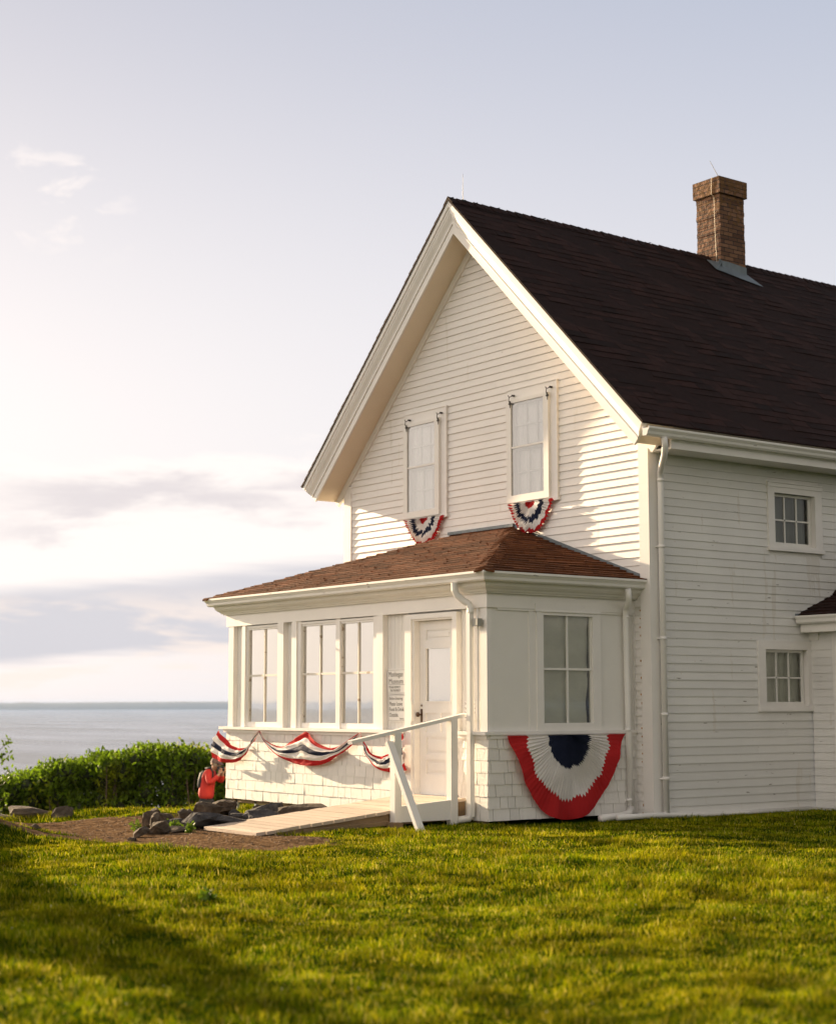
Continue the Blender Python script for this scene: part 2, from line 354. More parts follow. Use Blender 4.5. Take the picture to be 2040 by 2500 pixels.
def make_ground():
    xs=warp(560,4.0,1.6,900.);ys=warp(560,-7.0,1.6,900.)
    X,Y=np.meshgrid(xs,ys); Z=hz(X,Y)
    v=np.stack([X.ravel(),Y.ravel(),Z.ravel()],1); n=len(xs);i=np.arange(n-1)
    a=(i[None,:]+i[:,None]*n).ravel(); f=np.stack([a,a+1,a+n+1,a+n],1)
    me=bpy.data.meshes.new('ground'); me.from_pydata(v.tolist(),[],f.tolist())
    at=me.color_attributes.new('dirt','FLOAT_COLOR','POINT'); dd=dirt(X.ravel(),Y.ravel()); col=np.ones((len(dd),4)); col[:,0]=dd;col[:,1]=dd;col[:,2]=dd
    at.data.foreach_set('color',col.ravel()); me.polygons.foreach_set('use_smooth',[True]*len(me.polygons)); 
    m=bpy.data.materials.new('lawn_soil_and_dirt'); m.use_nodes=True; nt=m.node_tree;N=nt.nodes;L=nt.links;b=N['Principled BSDF']; b.inputs['Roughness'].default_value=.95; b.inputs['Specular IOR Level'].default_value=.0
    tc=N.new('ShaderNodeTexCoord')
    def nz(sc,d=6):
        q=N.new('ShaderNodeTexNoise'); q.inputs['Scale'].default_value=sc; q.inputs['Detail'].default_value=d; L.new(tc.outputs['Object'],q.inputs['Vector']); return q.outputs['Fac']
    def ramp(f,st):
        r=N.new('ShaderNodeValToRGB'); L.new(f,r.inputs[0]); e=r.color_ramp.elements
        while len(e)<len(st): e.new(.5)
        for k,(p,c) in enumerate(st): e[k].position=p; e[k].color=(*c,1)
        return r.outputs[0]
    gcol=ramp(nz(3),[(.3,(.014,.030,.002)),(.6,(.034,.056,.003)),(.75,(.07,.065,.005))])
    dcol=ramp(nz(14),[(.3,(.07,.042,.024)),(.55,(.17,.108,.062)),(.75,(.28,.19,.12))])
    at2=N.new('ShaderNodeAttribute'); at2.attribute_name='dirt'
    mx=N.new('ShaderNodeMix'); mx.data_type='RGBA'; L.new(at2.outputs['Fac'],mx.inputs[0]); L.new(gcol,mx.inputs[6]); L.new(dcol,mx.inputs[7]); L.new(mx.outputs[2],b.inputs['Base Color'])
    bp=N.new('ShaderNodeBump'); bp.inputs['Strength'].default_value=.9; bp.inputs['Distance'].default_value=.03; L.new(nz(28,8),bp.inputs['Height']); L.new(bp.outputs[0],b.inputs['Normal'])
    me.materials.append(m); o=bpy.data.objects.new('ground',me); S.collection.objects.link(o); o['kind']='structure'
make_ground()
def make_sea():
    m=bpy.data.materials.new('sea_water'); m.use_nodes=True; nt=m.node_tree;N=nt.nodes;L=nt.links;b=N['Principled BSDF']
    b.inputs['Base Color'].default_value=(.12,.13,.15,1); b.inputs['Roughness'].default_value=.28; b.inputs['IOR'].default_value=1.33
    tc=N.new('ShaderNodeTexCoord'); q=N.new('ShaderNodeTexNoise'); q.inputs['Scale'].default_value=.06; q.inputs['Detail'].default_value=8; q.inputs['Roughness'].default_value=.65; L.new(tc.outputs['Object'],q.inputs['Vector'])
    bp=N.new('ShaderNodeBump'); bp.inputs['Strength'].default_value=1; bp.inputs['Distance'].default_value=1.6; L.new(q.outputs['Fac'],bp.inputs['Height']); L.new(bp.outputs[0],b.inputs['Normal'])
    mp=N.new('ShaderNodeMapping'); mp.inputs['Rotation'].default_value=(0,0,-YAW); mp.inputs['Scale'].default_value=(.0012,.005,1); L.new(tc.outputs['Object'],mp.inputs[0])
    q3=N.new('ShaderNodeTexNoise'); q3.inputs['Scale'].default_value=1; q3.inputs['Detail'].default_value=9; q3.inputs['Roughness'].default_value=.7; L.new(mp.outputs[0],q3.inputs['Vector'])
    mr=N.new('ShaderNodeMapRange'); L.new(q3.outputs['Fac'],mr.inputs[0]); mr.inputs[1].default_value=.35; mr.inputs[2].default_value=.65; mr.inputs[3].default_value=.10; mr.inputs[4].default_value=.38; L.new(mr.outputs[0],b.inputs['Roughness'])
    mb=MB(); n=96; c=Vector((0,0,-45))
    rings=[300,1500,6000,14500]
    vs=[(c.x,c.y,-45)]+[(r*math.cos(2*math.pi*k/n),r*math.sin(2*math.pi*k/n),-45) for r in rings for k in range(n)]
    fs=[(0,1+k,1+(k+1)%n) for k in range(n)]
    for j in range(len(rings)-1):
        for k in range(n): a=1+j*n+k;b2=1+j*n+(k+1)%n; fs.append((a,b2,b2+n,a+n)[::-1])
    mb.mesh(vs,fs); o=mb.build('sea',m); o['kind']='structure'
make_sea()
def make_coast():
    # low wooded shore across the water
    mb=MB(); n=160; P=[]
    for k in range(n+1):
        a=YAW+math.radians(-26+62*k/n)         # bearing measured from +Y towards -X
        r0=14350; top=-45+ (62+14*fbm(np.array([k*.07]),np.array([.3]),51,4)[0]+7*fbm(np.array([k*.6]),np.array([.3]),52,3)[0])
        d=Vector((-math.sin(a),math.cos(a),0))
        P.append([d*(r0-250)+Vector((0,0,-46)),d*r0+Vector((0,0,top*.75-11)),d*(r0+500)+Vector((0,0,top)),d*(r0+2500)+Vector((0,0,-46))])
    vs=[p for q in P for p in q]; fs=[(4*k+j,4*k+4+j,4*k+5+j,4*k+1+j) for k in range(n) for j in range(3)]
    mb.mesh(vs,fs); o=mb.build('hills','hill',smooth=True); o['kind']='structure'
make_coast()
# ------------------------------------------------------------------ house
HX0,HX1,HL=-6.51,0.0,11.0
XR,ZR=-3.293,8.264; SL=.975      # ridge and slope
def zroof(x): return ZR-abs(x-XR)*SL
H=empty('house',(-3.25,0,0),'white clapboard house with steep dark shingled gable roof and glazed entry porch','house')
def clapwall(name,axis,plane,sgn,lo,hi,z0,z1,openings=(),m='clap',top=None,exp=.10,phase=.0,butt=.017,extra=None):
    """boards on plane axis=plane facing sgn; lo..hi run along the other axis; top(z)->(lo,hi) clips the gable"""
    mb=MB(); other=1-axis
    k=math.floor((z0-phase)/exp); z=phase+k*exp
    rnd=random.Random(name)
    while z<z1:
        a=max(z,z0);b=min(z+exp,z1)
        if b-a<.01: z+=exp; continue
        L0,H0=(lo,hi); L1,H1=(lo,hi)
        if top: L0,H0=top(a);L1,H1=top(b)
        if H0-L0<.03: break
        segs=[(L0,H0,L1,H1)]
        for (oa,ob,oz0,oz1) in openings:
            if oz1>a+.012 and oz0<b-.012:
                ns=[]
                for (p,q,p1,q1) in segs:
                    if ob<=p or oa>=q: ns.append((p,q,p1,q1)); continue
                    if oa>p: ns.append((p,oa,p1,oa))
                    if ob<q: ns.append((ob,q,ob,q1))
                segs=ns
        for (p,q,p1,q1) in segs:
            cuts=[p]; c=p+rnd.uniform(1.2,4)
            while c<q-.8: cuts.append(c); c+=rnd.uniform(2,4.5)
            cuts.append(q)
            for i in range(len(cuts)-1):
                u,w=cuts[i],cuts[i+1]; u1=p1 if i==0 else u; w1=q1 if i==len(cuts)-2 else w
                if w1<=u1: w1=u1=(u1+w1)/2
                g=.0015 if i else 0; j=rnd.uniform(-.0012,.0012); bt=butt+rnd.uniform(-.002,.003)
                def P(t,zz,d):
                    c=[0,0,zz]; c[axis]=plane+sgn*d; c[other]=t; return tuple(c)
                pts=[P(u+g,a+j,bt),P(w,a+j,bt),P(w1,b+.004,.003),P(u1+g,b+.004,.003)]
                bo=[P(u+g,a+j,-.002),P(w,a+j,-.002)]
                flip=(sgn>0)==(axis==1)
                if flip: mb.face(pts[::-1]); mb.face([bo[0],bo[1],pts[1],pts[0]][::-1])
                else: mb.face(pts); mb.face([bo[0],bo[1],pts[1],pts[0]])
        z+=exp
    if extra: extra(mb)
    return mb.build(name,[m,'rusty'] if extra else m,H)
def gabletop(z):
    # boards stop under the rake frieze
    t=(ZR-.50-z)/SL-.08
    return max(HX0+.14,XR-t),min(HX1-.14,XR+t)
UW=[(-4.87,-4.13,4.02,5.38),(-2.525,-1.785,4.02,5.38)]
UWo=[(a-.085,b+.185,c-.07,d+.12) for a,b,c,d in UW]
clapwall('gable_wall',1,0,-1,HX0,HX1,2.6,7.75,UWo,'clap',gabletop)
def nailrust(mb):
    rs=random.Random(8)
    for k in range(27):
        z=.10*k+.055
        if rs.random()<.45: x=-.165-rs.uniform(0,.015); h=rs.uniform(.012,.03); mb.box(x,x+rs.uniform(.008,.016),-.0185,-.012,z+.01-h,z+.01,1)
clapwall('lower_gable_wall',1,0,-1,-.29,HX1-.14,.04,2.85,(),'clap',extra=nailrust)
SWo=[(2.10,3.11,3.30,4.17),(1.85,2.84,1.26,2.13)]
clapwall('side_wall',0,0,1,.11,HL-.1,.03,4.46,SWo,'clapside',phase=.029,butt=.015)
clapwall('far_side_wall',0,HX0,-1,.1,HL-.1,-.2,4.46,(),'clap')
clapwall('rear_wall',1,HL,1,HX0,HX1,0,7.75,(),'clap',lambda z:(max(HX0,XR-(ZR-.1-z)/SL+.3),min(HX1,XR+(ZR-.1-z)/SL-.3)))
# core: solid backing with holes left at the windows
def core():
    mb=MB()
    t=.02
    def wallx(y,openings,xa,xb,zt):   # backing in plane y=const
        xs=sorted({xa,xb,*[o[0] for o in openings],*[o[1] for o in openings]})
        for a,b in zip(xs,xs[1:]):
            cuts=[(o[2],o[3]) for o in openings if o[0]<=a+1e-6 and o[1]>=b-1e-6]
            z=-.3
            for c0,c1 in sorted(cuts)+[(None,None)]:
                top=c0 if c0 is not None else None
                if top is None:
                    za=min(zroof(a)-.12,zt);zb=min(zroof(b)-.12,zt)
                    if a<XR<b: mb.face([(a,y,z),(b,y,z),(b,y,zb),(XR,y,min(zroof(XR)-.12,zt)),(a,y,za)])
                    else: mb.face([(a,y,z),(b,y,z),(b,y,zb),(a,y,za)])
                else: mb.face([(a,y,z),(b,y,z),(b,y,c0),(a,y,c0)]); z=c1
    wallx(.004,UW,HX0+.01,HX1-.01,99); wallx(HL-.004,(),HX0+.01,HX1-.01,99)
    def wally(x,openings):
        ys=sorted({.004,HL-.004,*[o[0] for o in openings],*[o[1] for o in openings]})
        for a,b in zip(ys,ys[1:]):
            z=-.3
            for c0,c1 in sorted([(o[2],o[3]) for o in openings if o[0]<=a+1e-6 and o[1]>=b-1e-6])+[(4.55,None)]:
                mb.face([(x,a,z),(x,b,z),(x,b,c0),(x,a,c0)]); z=c1 or 0
    SW=[(2.19,2.99,3.35,4.05),(1.95,2.77,1.31,2.04)]
    wally(-.004,SW); wally(HX0+.004,())
    # window reveals
    for a,b,c,d in UW:
        for q in ([(a,0,c),(a,.30,c),(a,.30,d),(a,0,d)],[(b,0,c),(b,.30,c),(b,.30,d),(b,0,d)],[(a,0,c),(b,0,c),(b,.30,c),(a,.30,c)],[(a,0,d),(b,0,d),(b,.30,d),(a,.30,d)]): mb.face(q)
    for a,b,c,d in SW:
        for q in ([(0,a,c),(-.2,a,c),(-.2,a,d),(0,a,d)],[(0,b,c),(-.2,b,c),(-.2,b,d),(0,b,d)],[(0,a,c),(0,b,c),(-.2,b,c),(-.2,a,c)],[(0,a,d),(0,b,d),(-.2,b,d),(-.2,a,d)]): mb.face(q)
    return mb.build('wall_core','trim',H)
core()
mb=MB(); mb.box(HX0-.02,HX1+.02,.02,HL,-.9,.02); mb.box(-.02,.05,.1,2.84,-.2,.035); mb.build('foundation','trim2',H)
# corner boards
mb=MB(); mb.box(-.14,.028,-.030,.0,.03,4.60); mb.box(.0,.030,.0001,.11,.03,4.46); mb.build('corner_board','trim',H)
mb=MB(); mb.box(HX0-.025,-6.345,-.028,0,2.9,4.62); mb.box(HX0-.028,HX0,.0001,.12,-.2,4.6); mb.build('corner_board','trim',H)
# rake frieze on the wall, both sides
mb=MB()
def rakeband(mb,q0,q1,y0,y1,side,xe=None,mi=0):
    """band parallel to the roof, perpendicular depth q0..q1 below the roof line; side -1 left, +1 right"""
    c=math.hypot(1,SL)
    def pt(q,atx):  # point at vertical depth q*c below roof line at x
        return (atx,zroof(atx)-q*c)
    x_e=(xe if xe is not None else (-6.995 if side<0 else .43))
    A=(XR,ZR-q0*c);B=(XR,ZR-q1*c)
    # perpendicular cut at the eave
    nx,nz=(-side)*SL/c*-1,-1/c
    nx=-side*SL/c
    e0=(x_e+nx*q0,zroof(x_e)+nz*q0);e1=(x_e+nx*q1,zroof(x_e)+nz*q1)
    poly=[A,e0,e1,B]
    mb.prism(poly,1,y0,y1,mi)
for sd in (-1,1): rakeband(mb,.33,.44,-.034,.0,sd,xe=(-6.995 if sd<0 else .41)+(-.0))
fr=mb.build('rake_frieze','trim',H)
# gable overhang: barge boards, mouldings, soffit; slabs run the length of the roof
mb=MB()
for sd in (-1,1):
    rakeband(mb,.022,.085,-.49,-.40,sd); rakeband(mb,.085,.12,-.475,-.40,sd); 
    c=math.hypot(1,SL); x_e=-6.995 if sd<0 else .43
    # cove: a sloping strip
    nx=-sd*SL/c;nz=-1/c
    def RP(q,y,end): 
        return (x_e+nx*q,y,zroof(x_e)+nz*q) if end else (XR,y,ZR-q*c)
    prof=[(.12,-.470),(.145,-.463),(.17,-.448),(.195,-.430),(.22,-.420),(.235,-.418)]
    for (q0,y0),(q1,y1) in zip(prof,prof[1:]): mb.face([RP(q0,y0,0),RP(q0,y0,1),RP(q1,y1,1),RP(q1,y1,0)][::(-1 if sd>0 else 1)])
    rakeband(mb,.235,.25,-.425,-.38,sd); rakeband(mb,.25,.345,-.410,-.38,sd)
    if sd<0: mb.face([RP(q,y,1) for q,y in [(.12,-.38),(.12,-.47)]+prof[1:]+[(.235,-.38)]])
    else: mb.face([RP(q,y,1) for q,y in [(.12,-.38),(.12,-.47)]+prof[1:]+[(.235,-.38)]][::-1])
mb.build('barge_board','trim',H)
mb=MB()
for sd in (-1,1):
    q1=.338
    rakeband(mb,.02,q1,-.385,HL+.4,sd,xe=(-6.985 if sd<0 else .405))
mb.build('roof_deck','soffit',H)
# boxed right eave
mb=MB(); mb.box(.03,.40,.0,HL+.38,4.355,4.375); mb.box(.385,.412,-.02,HL+.38,4.352,4.47); mb.box(.39,.425,-.025,HL+.38,4.44,4.475); mb.build('eave_fascia','trim',H)
def gutterprof(o,z,w=.11,h=.105):  # K style, o = outward axis start
    return [(o,z),(o,z-h),(o+w*.55,z-h),(o+w*.72,z-h*.80),(o+w*.78,z-h*.55),(o+w*.95,z-h*.30),(o+w,z-h*.22),(o+w,z),(o+w-.012,z),(o+w-.012,z-.02),(o+.008,z-.02),(o+.008,z)]
mb=MB(); pr=gutterprof(.42,4.562); mb.prism(pr,1,-.495,HL+.42)
mb.build('gutter','gutter',H)
# shingle courses
def courses(mb,P0,ed,sd_,nrm,S_len,ext,exp=.14,tab=.305,raise_=.015,seed=1):
    """P0 origin at the eave, ed unit along eave, sd_ unit up slope, ext(s)->(a,b) extents along eave at slope distance s"""
    rnd=random.Random(seed); k=0; s=0; P0=Vector(P0);ed=Vector(ed);sd_=Vector(sd_);nrm=Vector(nrm)
    while s<S_len-.01:
        s1=min(s+exp,S_len); a0,b0=ext(s);a1,b1=ext(s1+.0)
        off=rnd.uniform(0,tab); c=a0-off; 
        wav=lambda t: .004*math.sin(t*1.7+k*.6)+.003*math.sin(t*4.1+k)
        while c<b0:
            u0=max(c,a0);w0=min(c+tab,b0)
            if w0-u0>.004:
                u1=max(c,a1) if c>a0 else a1; w1=min(c+tab,b1) if c+tab<b0 else b1
                u1=min(max(u1,a1),b1); w1=min(max(w1,a1),b1)
                r=raise_+rnd.uniform(-.003,.004); dj=rnd.uniform(-.004,.004)
                g=.0035
                A=P0+ed*(u0+g)+sd_*(s+dj)+nrm*(r+wav(u0));B=P0+ed*(w0-g)+sd_*(s+dj)+nrm*(r+wav(w0))
                C=P0+ed*w1+sd_*(s1+.01)+nrm*(.001+wav(w0));D=P0+ed*u1+sd_*(s1+.01)+nrm*(.001+wav(u0))
                mb.face([A,B,C,D]); A2=A-nrm*(r+.006);B2=B-nrm*(r+.006)
                mb.face([A2,B2,B,A]); mb.face([A2,A,D]); mb.face([B2,C,B])
            c+=tab
        s=s1;k+=1
c45=math.hypot(1,SL); 
mb=MB(); Lr=(0.43-XR)*c45
courses(mb,(.445,-.505,zroof(.445)),(0,1,0),(-1/c45,0,SL/c45),(SL/c45,0,1/c45),Lr+.0,lambda s:(0,HL+.95),seed=3,raise_=.0065)
Ll=(XR+6.995)*c45
courses(mb,(-7.005,HL+.445,zroof(-7.005)),(0,-1,0),(1/c45,0,SL/c45),(-SL/c45,0,1/c45),Ll+.0,lambda s:(0,HL+.95),seed=4)
for sd in(-1,1): rakeband(mb,-.002,.022,-.505,HL+.44,sd,xe=(-7.0 if sd<0 else .44))
# ridge cap
y=-.505; rr=random.Random(5)
while y<HL+.4:
    r=.014+rr.uniform(-.003,.005); w=.14
    for sdn in(-1,1):
        a=Vector((XR,y,ZR+r+.012));b=Vector((XR+sdn*w/c45,y,ZR-w*SL/c45+r+.006)); a2=a+Vector((0,.16,-.012));b2=b+Vector((0,.16,-.012))
        mb.face([a,a2,b2,b] if sdn<0 else [a,b,b2,a2]); mb.face([a,b,b-Vector((0,0,.03)),a-Vector((0,0,.03))])
    y+=.15
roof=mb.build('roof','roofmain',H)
# ---- lightning rod at the front of the ridge
mb=MB(); mb.tube([(XR,-.235,8.24),(XR,-.235,8.66)],[.005,.002],6); mb.box(XR-.03,XR+.03,-.27,-.20,8.26,8.285)
mb.build('lightning_rod','rod',H)
for yy in (-.47,-.05,.35,1.2,2.3,3.3): mb=MB(); mb.tube([(XR+.03,yy,8.270),(XR+.03,yy+.05,8.283)],.006,5); mb.build('cable_clip','rod',H)
# ---- chimney
CX0,CX1,CY0,CY1=-3.525,-3.03,4.62,5.17
def brickbox(mb,x0,x1,y0,y1,z0,z1):
    # every course jittered a little so that the corners are ragged
    r=random.Random(int(x0*100)); z=z0; 
    while z<z1-.005:
        t=min(z+.066,z1); j=[r.uniform(-.006,.006) for _ in range(4)]
        a,b,c,d=x0+j[0],x1+j[1],y0+j[2],y1+j[3]
        for P,U in (([(a,c,z),(b,c,z),(b,c,t),(a,c,t)],0),([(b,c,z),(b,d,z),(b,d,t),(b,c,t)],1),([(b,d,z),(a,d,z),(a,d,t),(b,d,t)],0),([(a,d,z),(a,c,z),(a,c,t),(a,d,t)],1)):
            i=mb.face(P); mb.uv[i]=[(p[U],p[2]-z0*0) for p in P]
        i=mb.face([(a,c,t),(b,c,t),(b,d,t),(a,d,t)]); mb.uv[i]=[(p[0],.03) for p in mb.v[-4:]]
        i=mb.face([(a,d,z),(b,d,z),(b,c,z),(a,c,z)]); mb.uv[i]=[(p[0],.03) for p in mb.v[-4:]]
        z=t
mb=MB(); brickbox(mb,CX0,CX1,CY0,CY1,7.7,9.24); chim=mb.build('chimney','brick',H)
ROOT[chim.name]=ROOT[H.name]
mb=MB(); brickbox(mb,CX0-.035,CX1+.035,CY0-.035,CY1+.04,9.24,9.505); mb.build('chimney_cap','brick',chim)
mb=MB()
n_=Vector((SL/c45,0,1/c45))
xa=CX1+.004; zt=8.13
mb.face([(xa,CY0-.05,zt+.05),(xa,CY1+.02,zt-.0),(xa+.0,CY1+.03,7.95),(xa+.0,CY0-.05,7.95)][::-1])
pts=[(xa,CY0-.06,8.10),(xa,CY1+.04,8.02),(xa+.25,CY1+.12,None),(xa+.16,CY1-.28,None),(xa+.09,CY0+.02,None),(xa+.05,CY0-.16,None)]
mb.face([Vector((x,y,(z if z else zroof(x)+.03))) for x,y,z in pts])
mb.face([(CX0-.02,CY0-.006,8.16),(xa+.02,CY0-.006,8.16),(xa+.02,CY0-.006,7.9),(CX0-.02,CY0-.006,7.9)])
mb.face([(CX1-.1,CY0-.007,8.17),(CX1+.03,CY0-.007,8.12),(CX1+.06,CY0-.16,zroof(CX1+.06)+.03),(CX1-.15,CY0-.16,zroof(CX1-.15)+.03)])
mb.build('flashing','lead',chim)
mb=MB(); mb.tube([(CX1-.12,CY0-.045,9.51),(CX1-.13,CY0-.043,9.24),(CX1-.105,CY0-.012,9.20),(CX1-.10,CY0-.012,8.7),(CX1-.08,CY0-.01,8.15)],.004,5); mb.build('ground_wire','wire',chim)
mb=MB(); mb.tube([(CX1-.02,CY0+.02,9.49),(-3.20,4.60,9.80)],[.006,.003],6); mb.build('lightning_rod','rod',chim)
# ---- main downspout
mb=MB(); mb.tube([(.475,-.20,4.46),(.47,-.18,4.36),(.40,-.12,4.28),(.14,.07,4.13),(.085,.115,4.07),(.08,.12,4.0),(.08,.12,.07)],.038,14,cap=True)
for z in (4.0,3.2,2.1,1.2,.45): mb.tube([(.08,.12,z),(.08,.12,z+.035)],.044,14)
for z in (3.2,2.1,.45): mb.box(.02,.08,.07,.10,z+.005,z+.025)
mb.build('downspout','pipe',H,smooth=True)
mb=MB(); mb.tube([(.17,-.75,.055),(.12,-.35,.05),(.10,-.05,.05),(.09,.12,.045),(.09,.5,.03),(.07,1.2,.015),(.06,2.7,.015)],.033,12); mb.build('drain_pipe','pipe',H,smooth=True)
# ---- upper windows
def hook(parent,x,z):
    mb=MB(); y=-.068
    mb.tube([(x+.035,y,z+.085),(x+.015,y-.012,z+.075),(x-.005,y-.028,z+.065),(x-.012,y-.03,z+.03),(x-.012,y-.022,z)],.006,6)
    mb.tube([(x-.035,y-.02,z+.095),(x-.005,y-.028,z+.065)],.006,6); mb.tube([(x-.012,y-.008,z+.02),(x-.012,y-.008,z-.075)],.006,6)
    for dx,dz in((0,-.005),(-.016,-.02),(.016,-.02)): mb.tube([(x-.012+dx,y-.004,z+dz),(x-.012+dx,y-.016,z+dz)],.011,8)
    mb.tube([(x+.035,y+.03,z+.085),(x+.035,y-.012,z+.085)],.014,8)
    mb.build('hook','iron',parent)
def frame(mb,a,b,c,d,w,y0,y1,wb=None,wt=None,axis=1):
    wb=wb or w; wt=wt or w
    def bx(p,q,r,s_):
        if axis==1: mb.box(p,q,y0,y1,r,s_)
        else: mb.box(y0,y1,p,q,r,s_)
    bx(a,a+w,c,d); bx(b-w,b,c,d); bx(a+w,b-w,c,c+wb); bx(a+w,b-w,d-wt,d)
def uwin(a,b,c,d,nm):
    ca,cb,cc,cd=a-.085,b+.185,3.94,5.505
    mb=MB()
    mb.box(ca,a+.005,-.034,.01,cc+.03,cd); mb.box(b-.005,cb,-.034,.01,cc+.03,cd); mb.box(a+.005,b-.005,-.034,.01,d-.02,cd); mb.box(cb-.012,cb+.004,-.048,-.03,cc+.05,cd+.004)
    mb.box(ca-.004,cb+.015,-.050,.01,cc,cc+.045); mb.box(ca-.01,cb+.01,-.045,.0,cd,cd+.012)
    w=mb.build('upper_window',['trim'],H); ROOT[w.name]=ROOT[H.name]
    mb=MB(); sa,sb,sc_,sd2=a-.068,b+.045,3.985,5.365
    frame(mb,sa,sb,sc_,sd2,.098,-.072,-.0345,.093,.045); mb.box(sa+.098,sb-.098,-.066,-.045,4.706,4.732); mb.build('storm_frame','sash',w)
    mb=MB(); mb.face([(sa+.09,-.055,sc_+.08),(sb-.09,-.055,sc_+.08),(sb-.09,-.055,sd2-.04),(sa+.09,-.055,sd2-.04)]); mb.build('storm_glass','stormthin',w)
    mb=MB()
    for (z0,z1,y) in((4.70,5.34,.015),(4.06,4.73,.060)):
        frame(mb,a,b,z0,z1,.045,y-.018,y+.018,.05,.04); 
        for t in(1/3,2/3): x=a+.045+(b-a-.09)*t; mb.box(x-.009,x+.009,y-.012,y+.012,z0+.05,z1-.04)
        zm=(z0+z1)/2; mb.box(a+.045,b-.045,y-.012,y+.012,zm-.009,zm+.009)
    mb.build('sash','greysash',w)
    mb=MB(); mb.face([(a,.026,4.70),(b,.026,4.70),(b,.026,5.34),(a,.026,5.34)]); mb.face([(a,.071,4.06),(b,.071,4.06),(b,.071,4.73),(a,.071,4.73)]); mb.build('pane','storm',w)
    mb=MB(); mb.box(a,b,.034,.038,4.74,5.36); mb.box(a,b,.080,.084,4.04,4.735); mb.build('blind','whiteblind',w)
    hook(w,a+.035,5.335); hook(w,b+.055,5.335)
uwin(*UW[0],'l'); uwin(*UW[1],'r')
# ---- side windows
def swin(name,ca,cb,cc,cd,ga,gb,gc,gd,blind,head=False):
    mb=MB(); X0,X1=-.005,.032
    mb.box(X0,X1,ca,ga-.0,cc+.04,cd); mb.box(X0,X1,gb,cb,cc+.04,cd); mb.box(X0,X1,ga,gb,gd,cd); mb.box(X0,X1+.02,ca-.015,cb+.02,cc,cc+.045); mb.box(X0,X1,ga,gb,cc+.045,gc)
    if head: mb.box(X0,X1+.025,ca-.01,cb+.01,cd,cd+.012); mb.box(X0,X1+.012,ca-.005,cb+.005,cd-.05,cd)
    w=mb.build(name,'trim',H); ROOT[w.name]=ROOT[H.name]
    mb=MB(); x0,x1=-.075,-.045
    frame(mb,ga,gb,gc,gd,.045,x0,x1,.05,.035,axis=0)
    for t in(1/3,2/3): y=ga+.045+(gb-ga-.09)*t; mb.box(x0+.005,x1-.004,y-.010,y+.010,gc+.05,gd-.035)
    zm=(gc+gd)/2; mb.box(x0+.005,x1-.004,ga+.045,gb-.045,zm-.010,zm+.010); mb.build('sash','sash',w)
    mb=MB(); mb.face([(-.062,ga,gc),(-.062,gb,gc),(-.062,gb,gd),(-.062,ga,gd)]); mb.build('pane','glass',w)
    mb=MB(); n=24
    for i in range(n):
        y0=ga-.1+(gb-ga+.2)*i/n;y1=ga-.1+(gb-ga+.2)*(i+1)/n; f=lambda q:-.13+.008*math.sin(q*70)
        mb.face([(f(y0),y0,gc-.04),(f(y1),y1,gc-.04),(f(y1),y1,gd+.03),(f(y0),y0,gd+.03)])
    mb.build('curtain',blind,w)
swin('side_window',2.085,3.125,3.285,4.16,2.205,2.985,3.355,4.035,'darkblind',True)
swin('side_window',1.83,2.86,1.245,2.135,1.965,2.76,1.315,2.025,'greyblind')
# ---- porch
PX0,PX1,PY=-6.08,-.29,-2.26
def shakes(name,axis,plane,sgn,lo,hi,rows,exp=.133,zb=.05,openings=(),seed=1):
    mb=MB(); rnd=random.Random(seed); other=1-axis
    for r in range(rows):
        z0=zb+r*exp; z1=z0+exp; t=lo+rnd.uniform(-.1,0)
        while t<hi:
            w=rnd.choice([.085,.11,.14,.17,.2,.24]); a=max(t,lo);b=min(t+w,hi); t+=w
            if b-a<.015: continue
            skip=False
            for (oa,ob,oz0,oz1) in openings:
                if oz1>z0+.02 and oz0<z1-.02:
                    if a>=oa-.001 and b<=ob+.001: skip=True
                    elif a<oa<b: b=oa
                    elif a<ob<b: a=ob
            if skip or b-a<.012: continue
            j=rnd.uniform(-.003,.003); th=(.009 if axis==1 else .015)+rnd.uniform(-.002,.0025); tl=rnd.uniform(-.002,.002); g=(.003 if axis==1 else .0038)
            def P(q,zz,d):
                c=[0,0,zz]; c[axis]=plane+sgn*d; c[other]=q; return tuple(c)
            p=[P(a+g,z0+j+tl,th),P(b-g,z0+j-tl,th),P(b-g,z1+.01,.004),P(a+g,z1+.01,.004)]
            bk=[P(a+g,z0+j+tl,-.004),P(b-g,z0+j-tl,-.004),P(b-g,z1+.01,-.004),P(a+g,z1+.01,-.004)]
            fs=[[p[0],p[1],p[2],p[3]],[bk[0],bk[1],p[1],p[0]],[bk[1],bk[2],p[2],p[1]],[bk[3],bk[0],p[0],p[3]]]
            for f in fs: mb.face(f if not((sgn>0)==(axis==1)) else f[::-1])
    return mb.build(name,'shake',H)
DL,DR=-1.71,-.906
shakes('front_shingle_skirt',1,PY-.012,-1,PX0-.02,PX1+.01,7,openings=[(-1.845,-.825,-1,2)],seed=5)
shakes('side_shingle_skirt',0,PX1+.012,1,PY-.02,0,7,seed=6)
shakes('far_shingle_skirt',0,PX0-.012,-1,PY,0,7,seed=8)
# porch walls (recessed board panels behind the posts)
mb=MB()
yb=PY+.055
def pan(a,b,z0=.06,z1=2.45): mb.face([(a,yb,z0),(b,yb,z0),(b,yb,z1),(a,yb,z1)])
for a,b in((PX0+.02,-5.61),(-4.68,-4.27),(-2.43,-1.72),(-.90,PX1-.01)): pan(a,b)
for a,b in((-5.61,-4.68),(-4.27,-2.43)): pan(a,b,.06,1.04); pan(a,b,2.40,2.45)
mb.face([(DL,yb,.06),(DR,yb,.06),(DR,yb,.27),(DL,yb,.27)]); mb.face([(DL,yb,2.34),(DR,yb,2.34),(DR,yb,2.45),(DL,yb,2.45)])
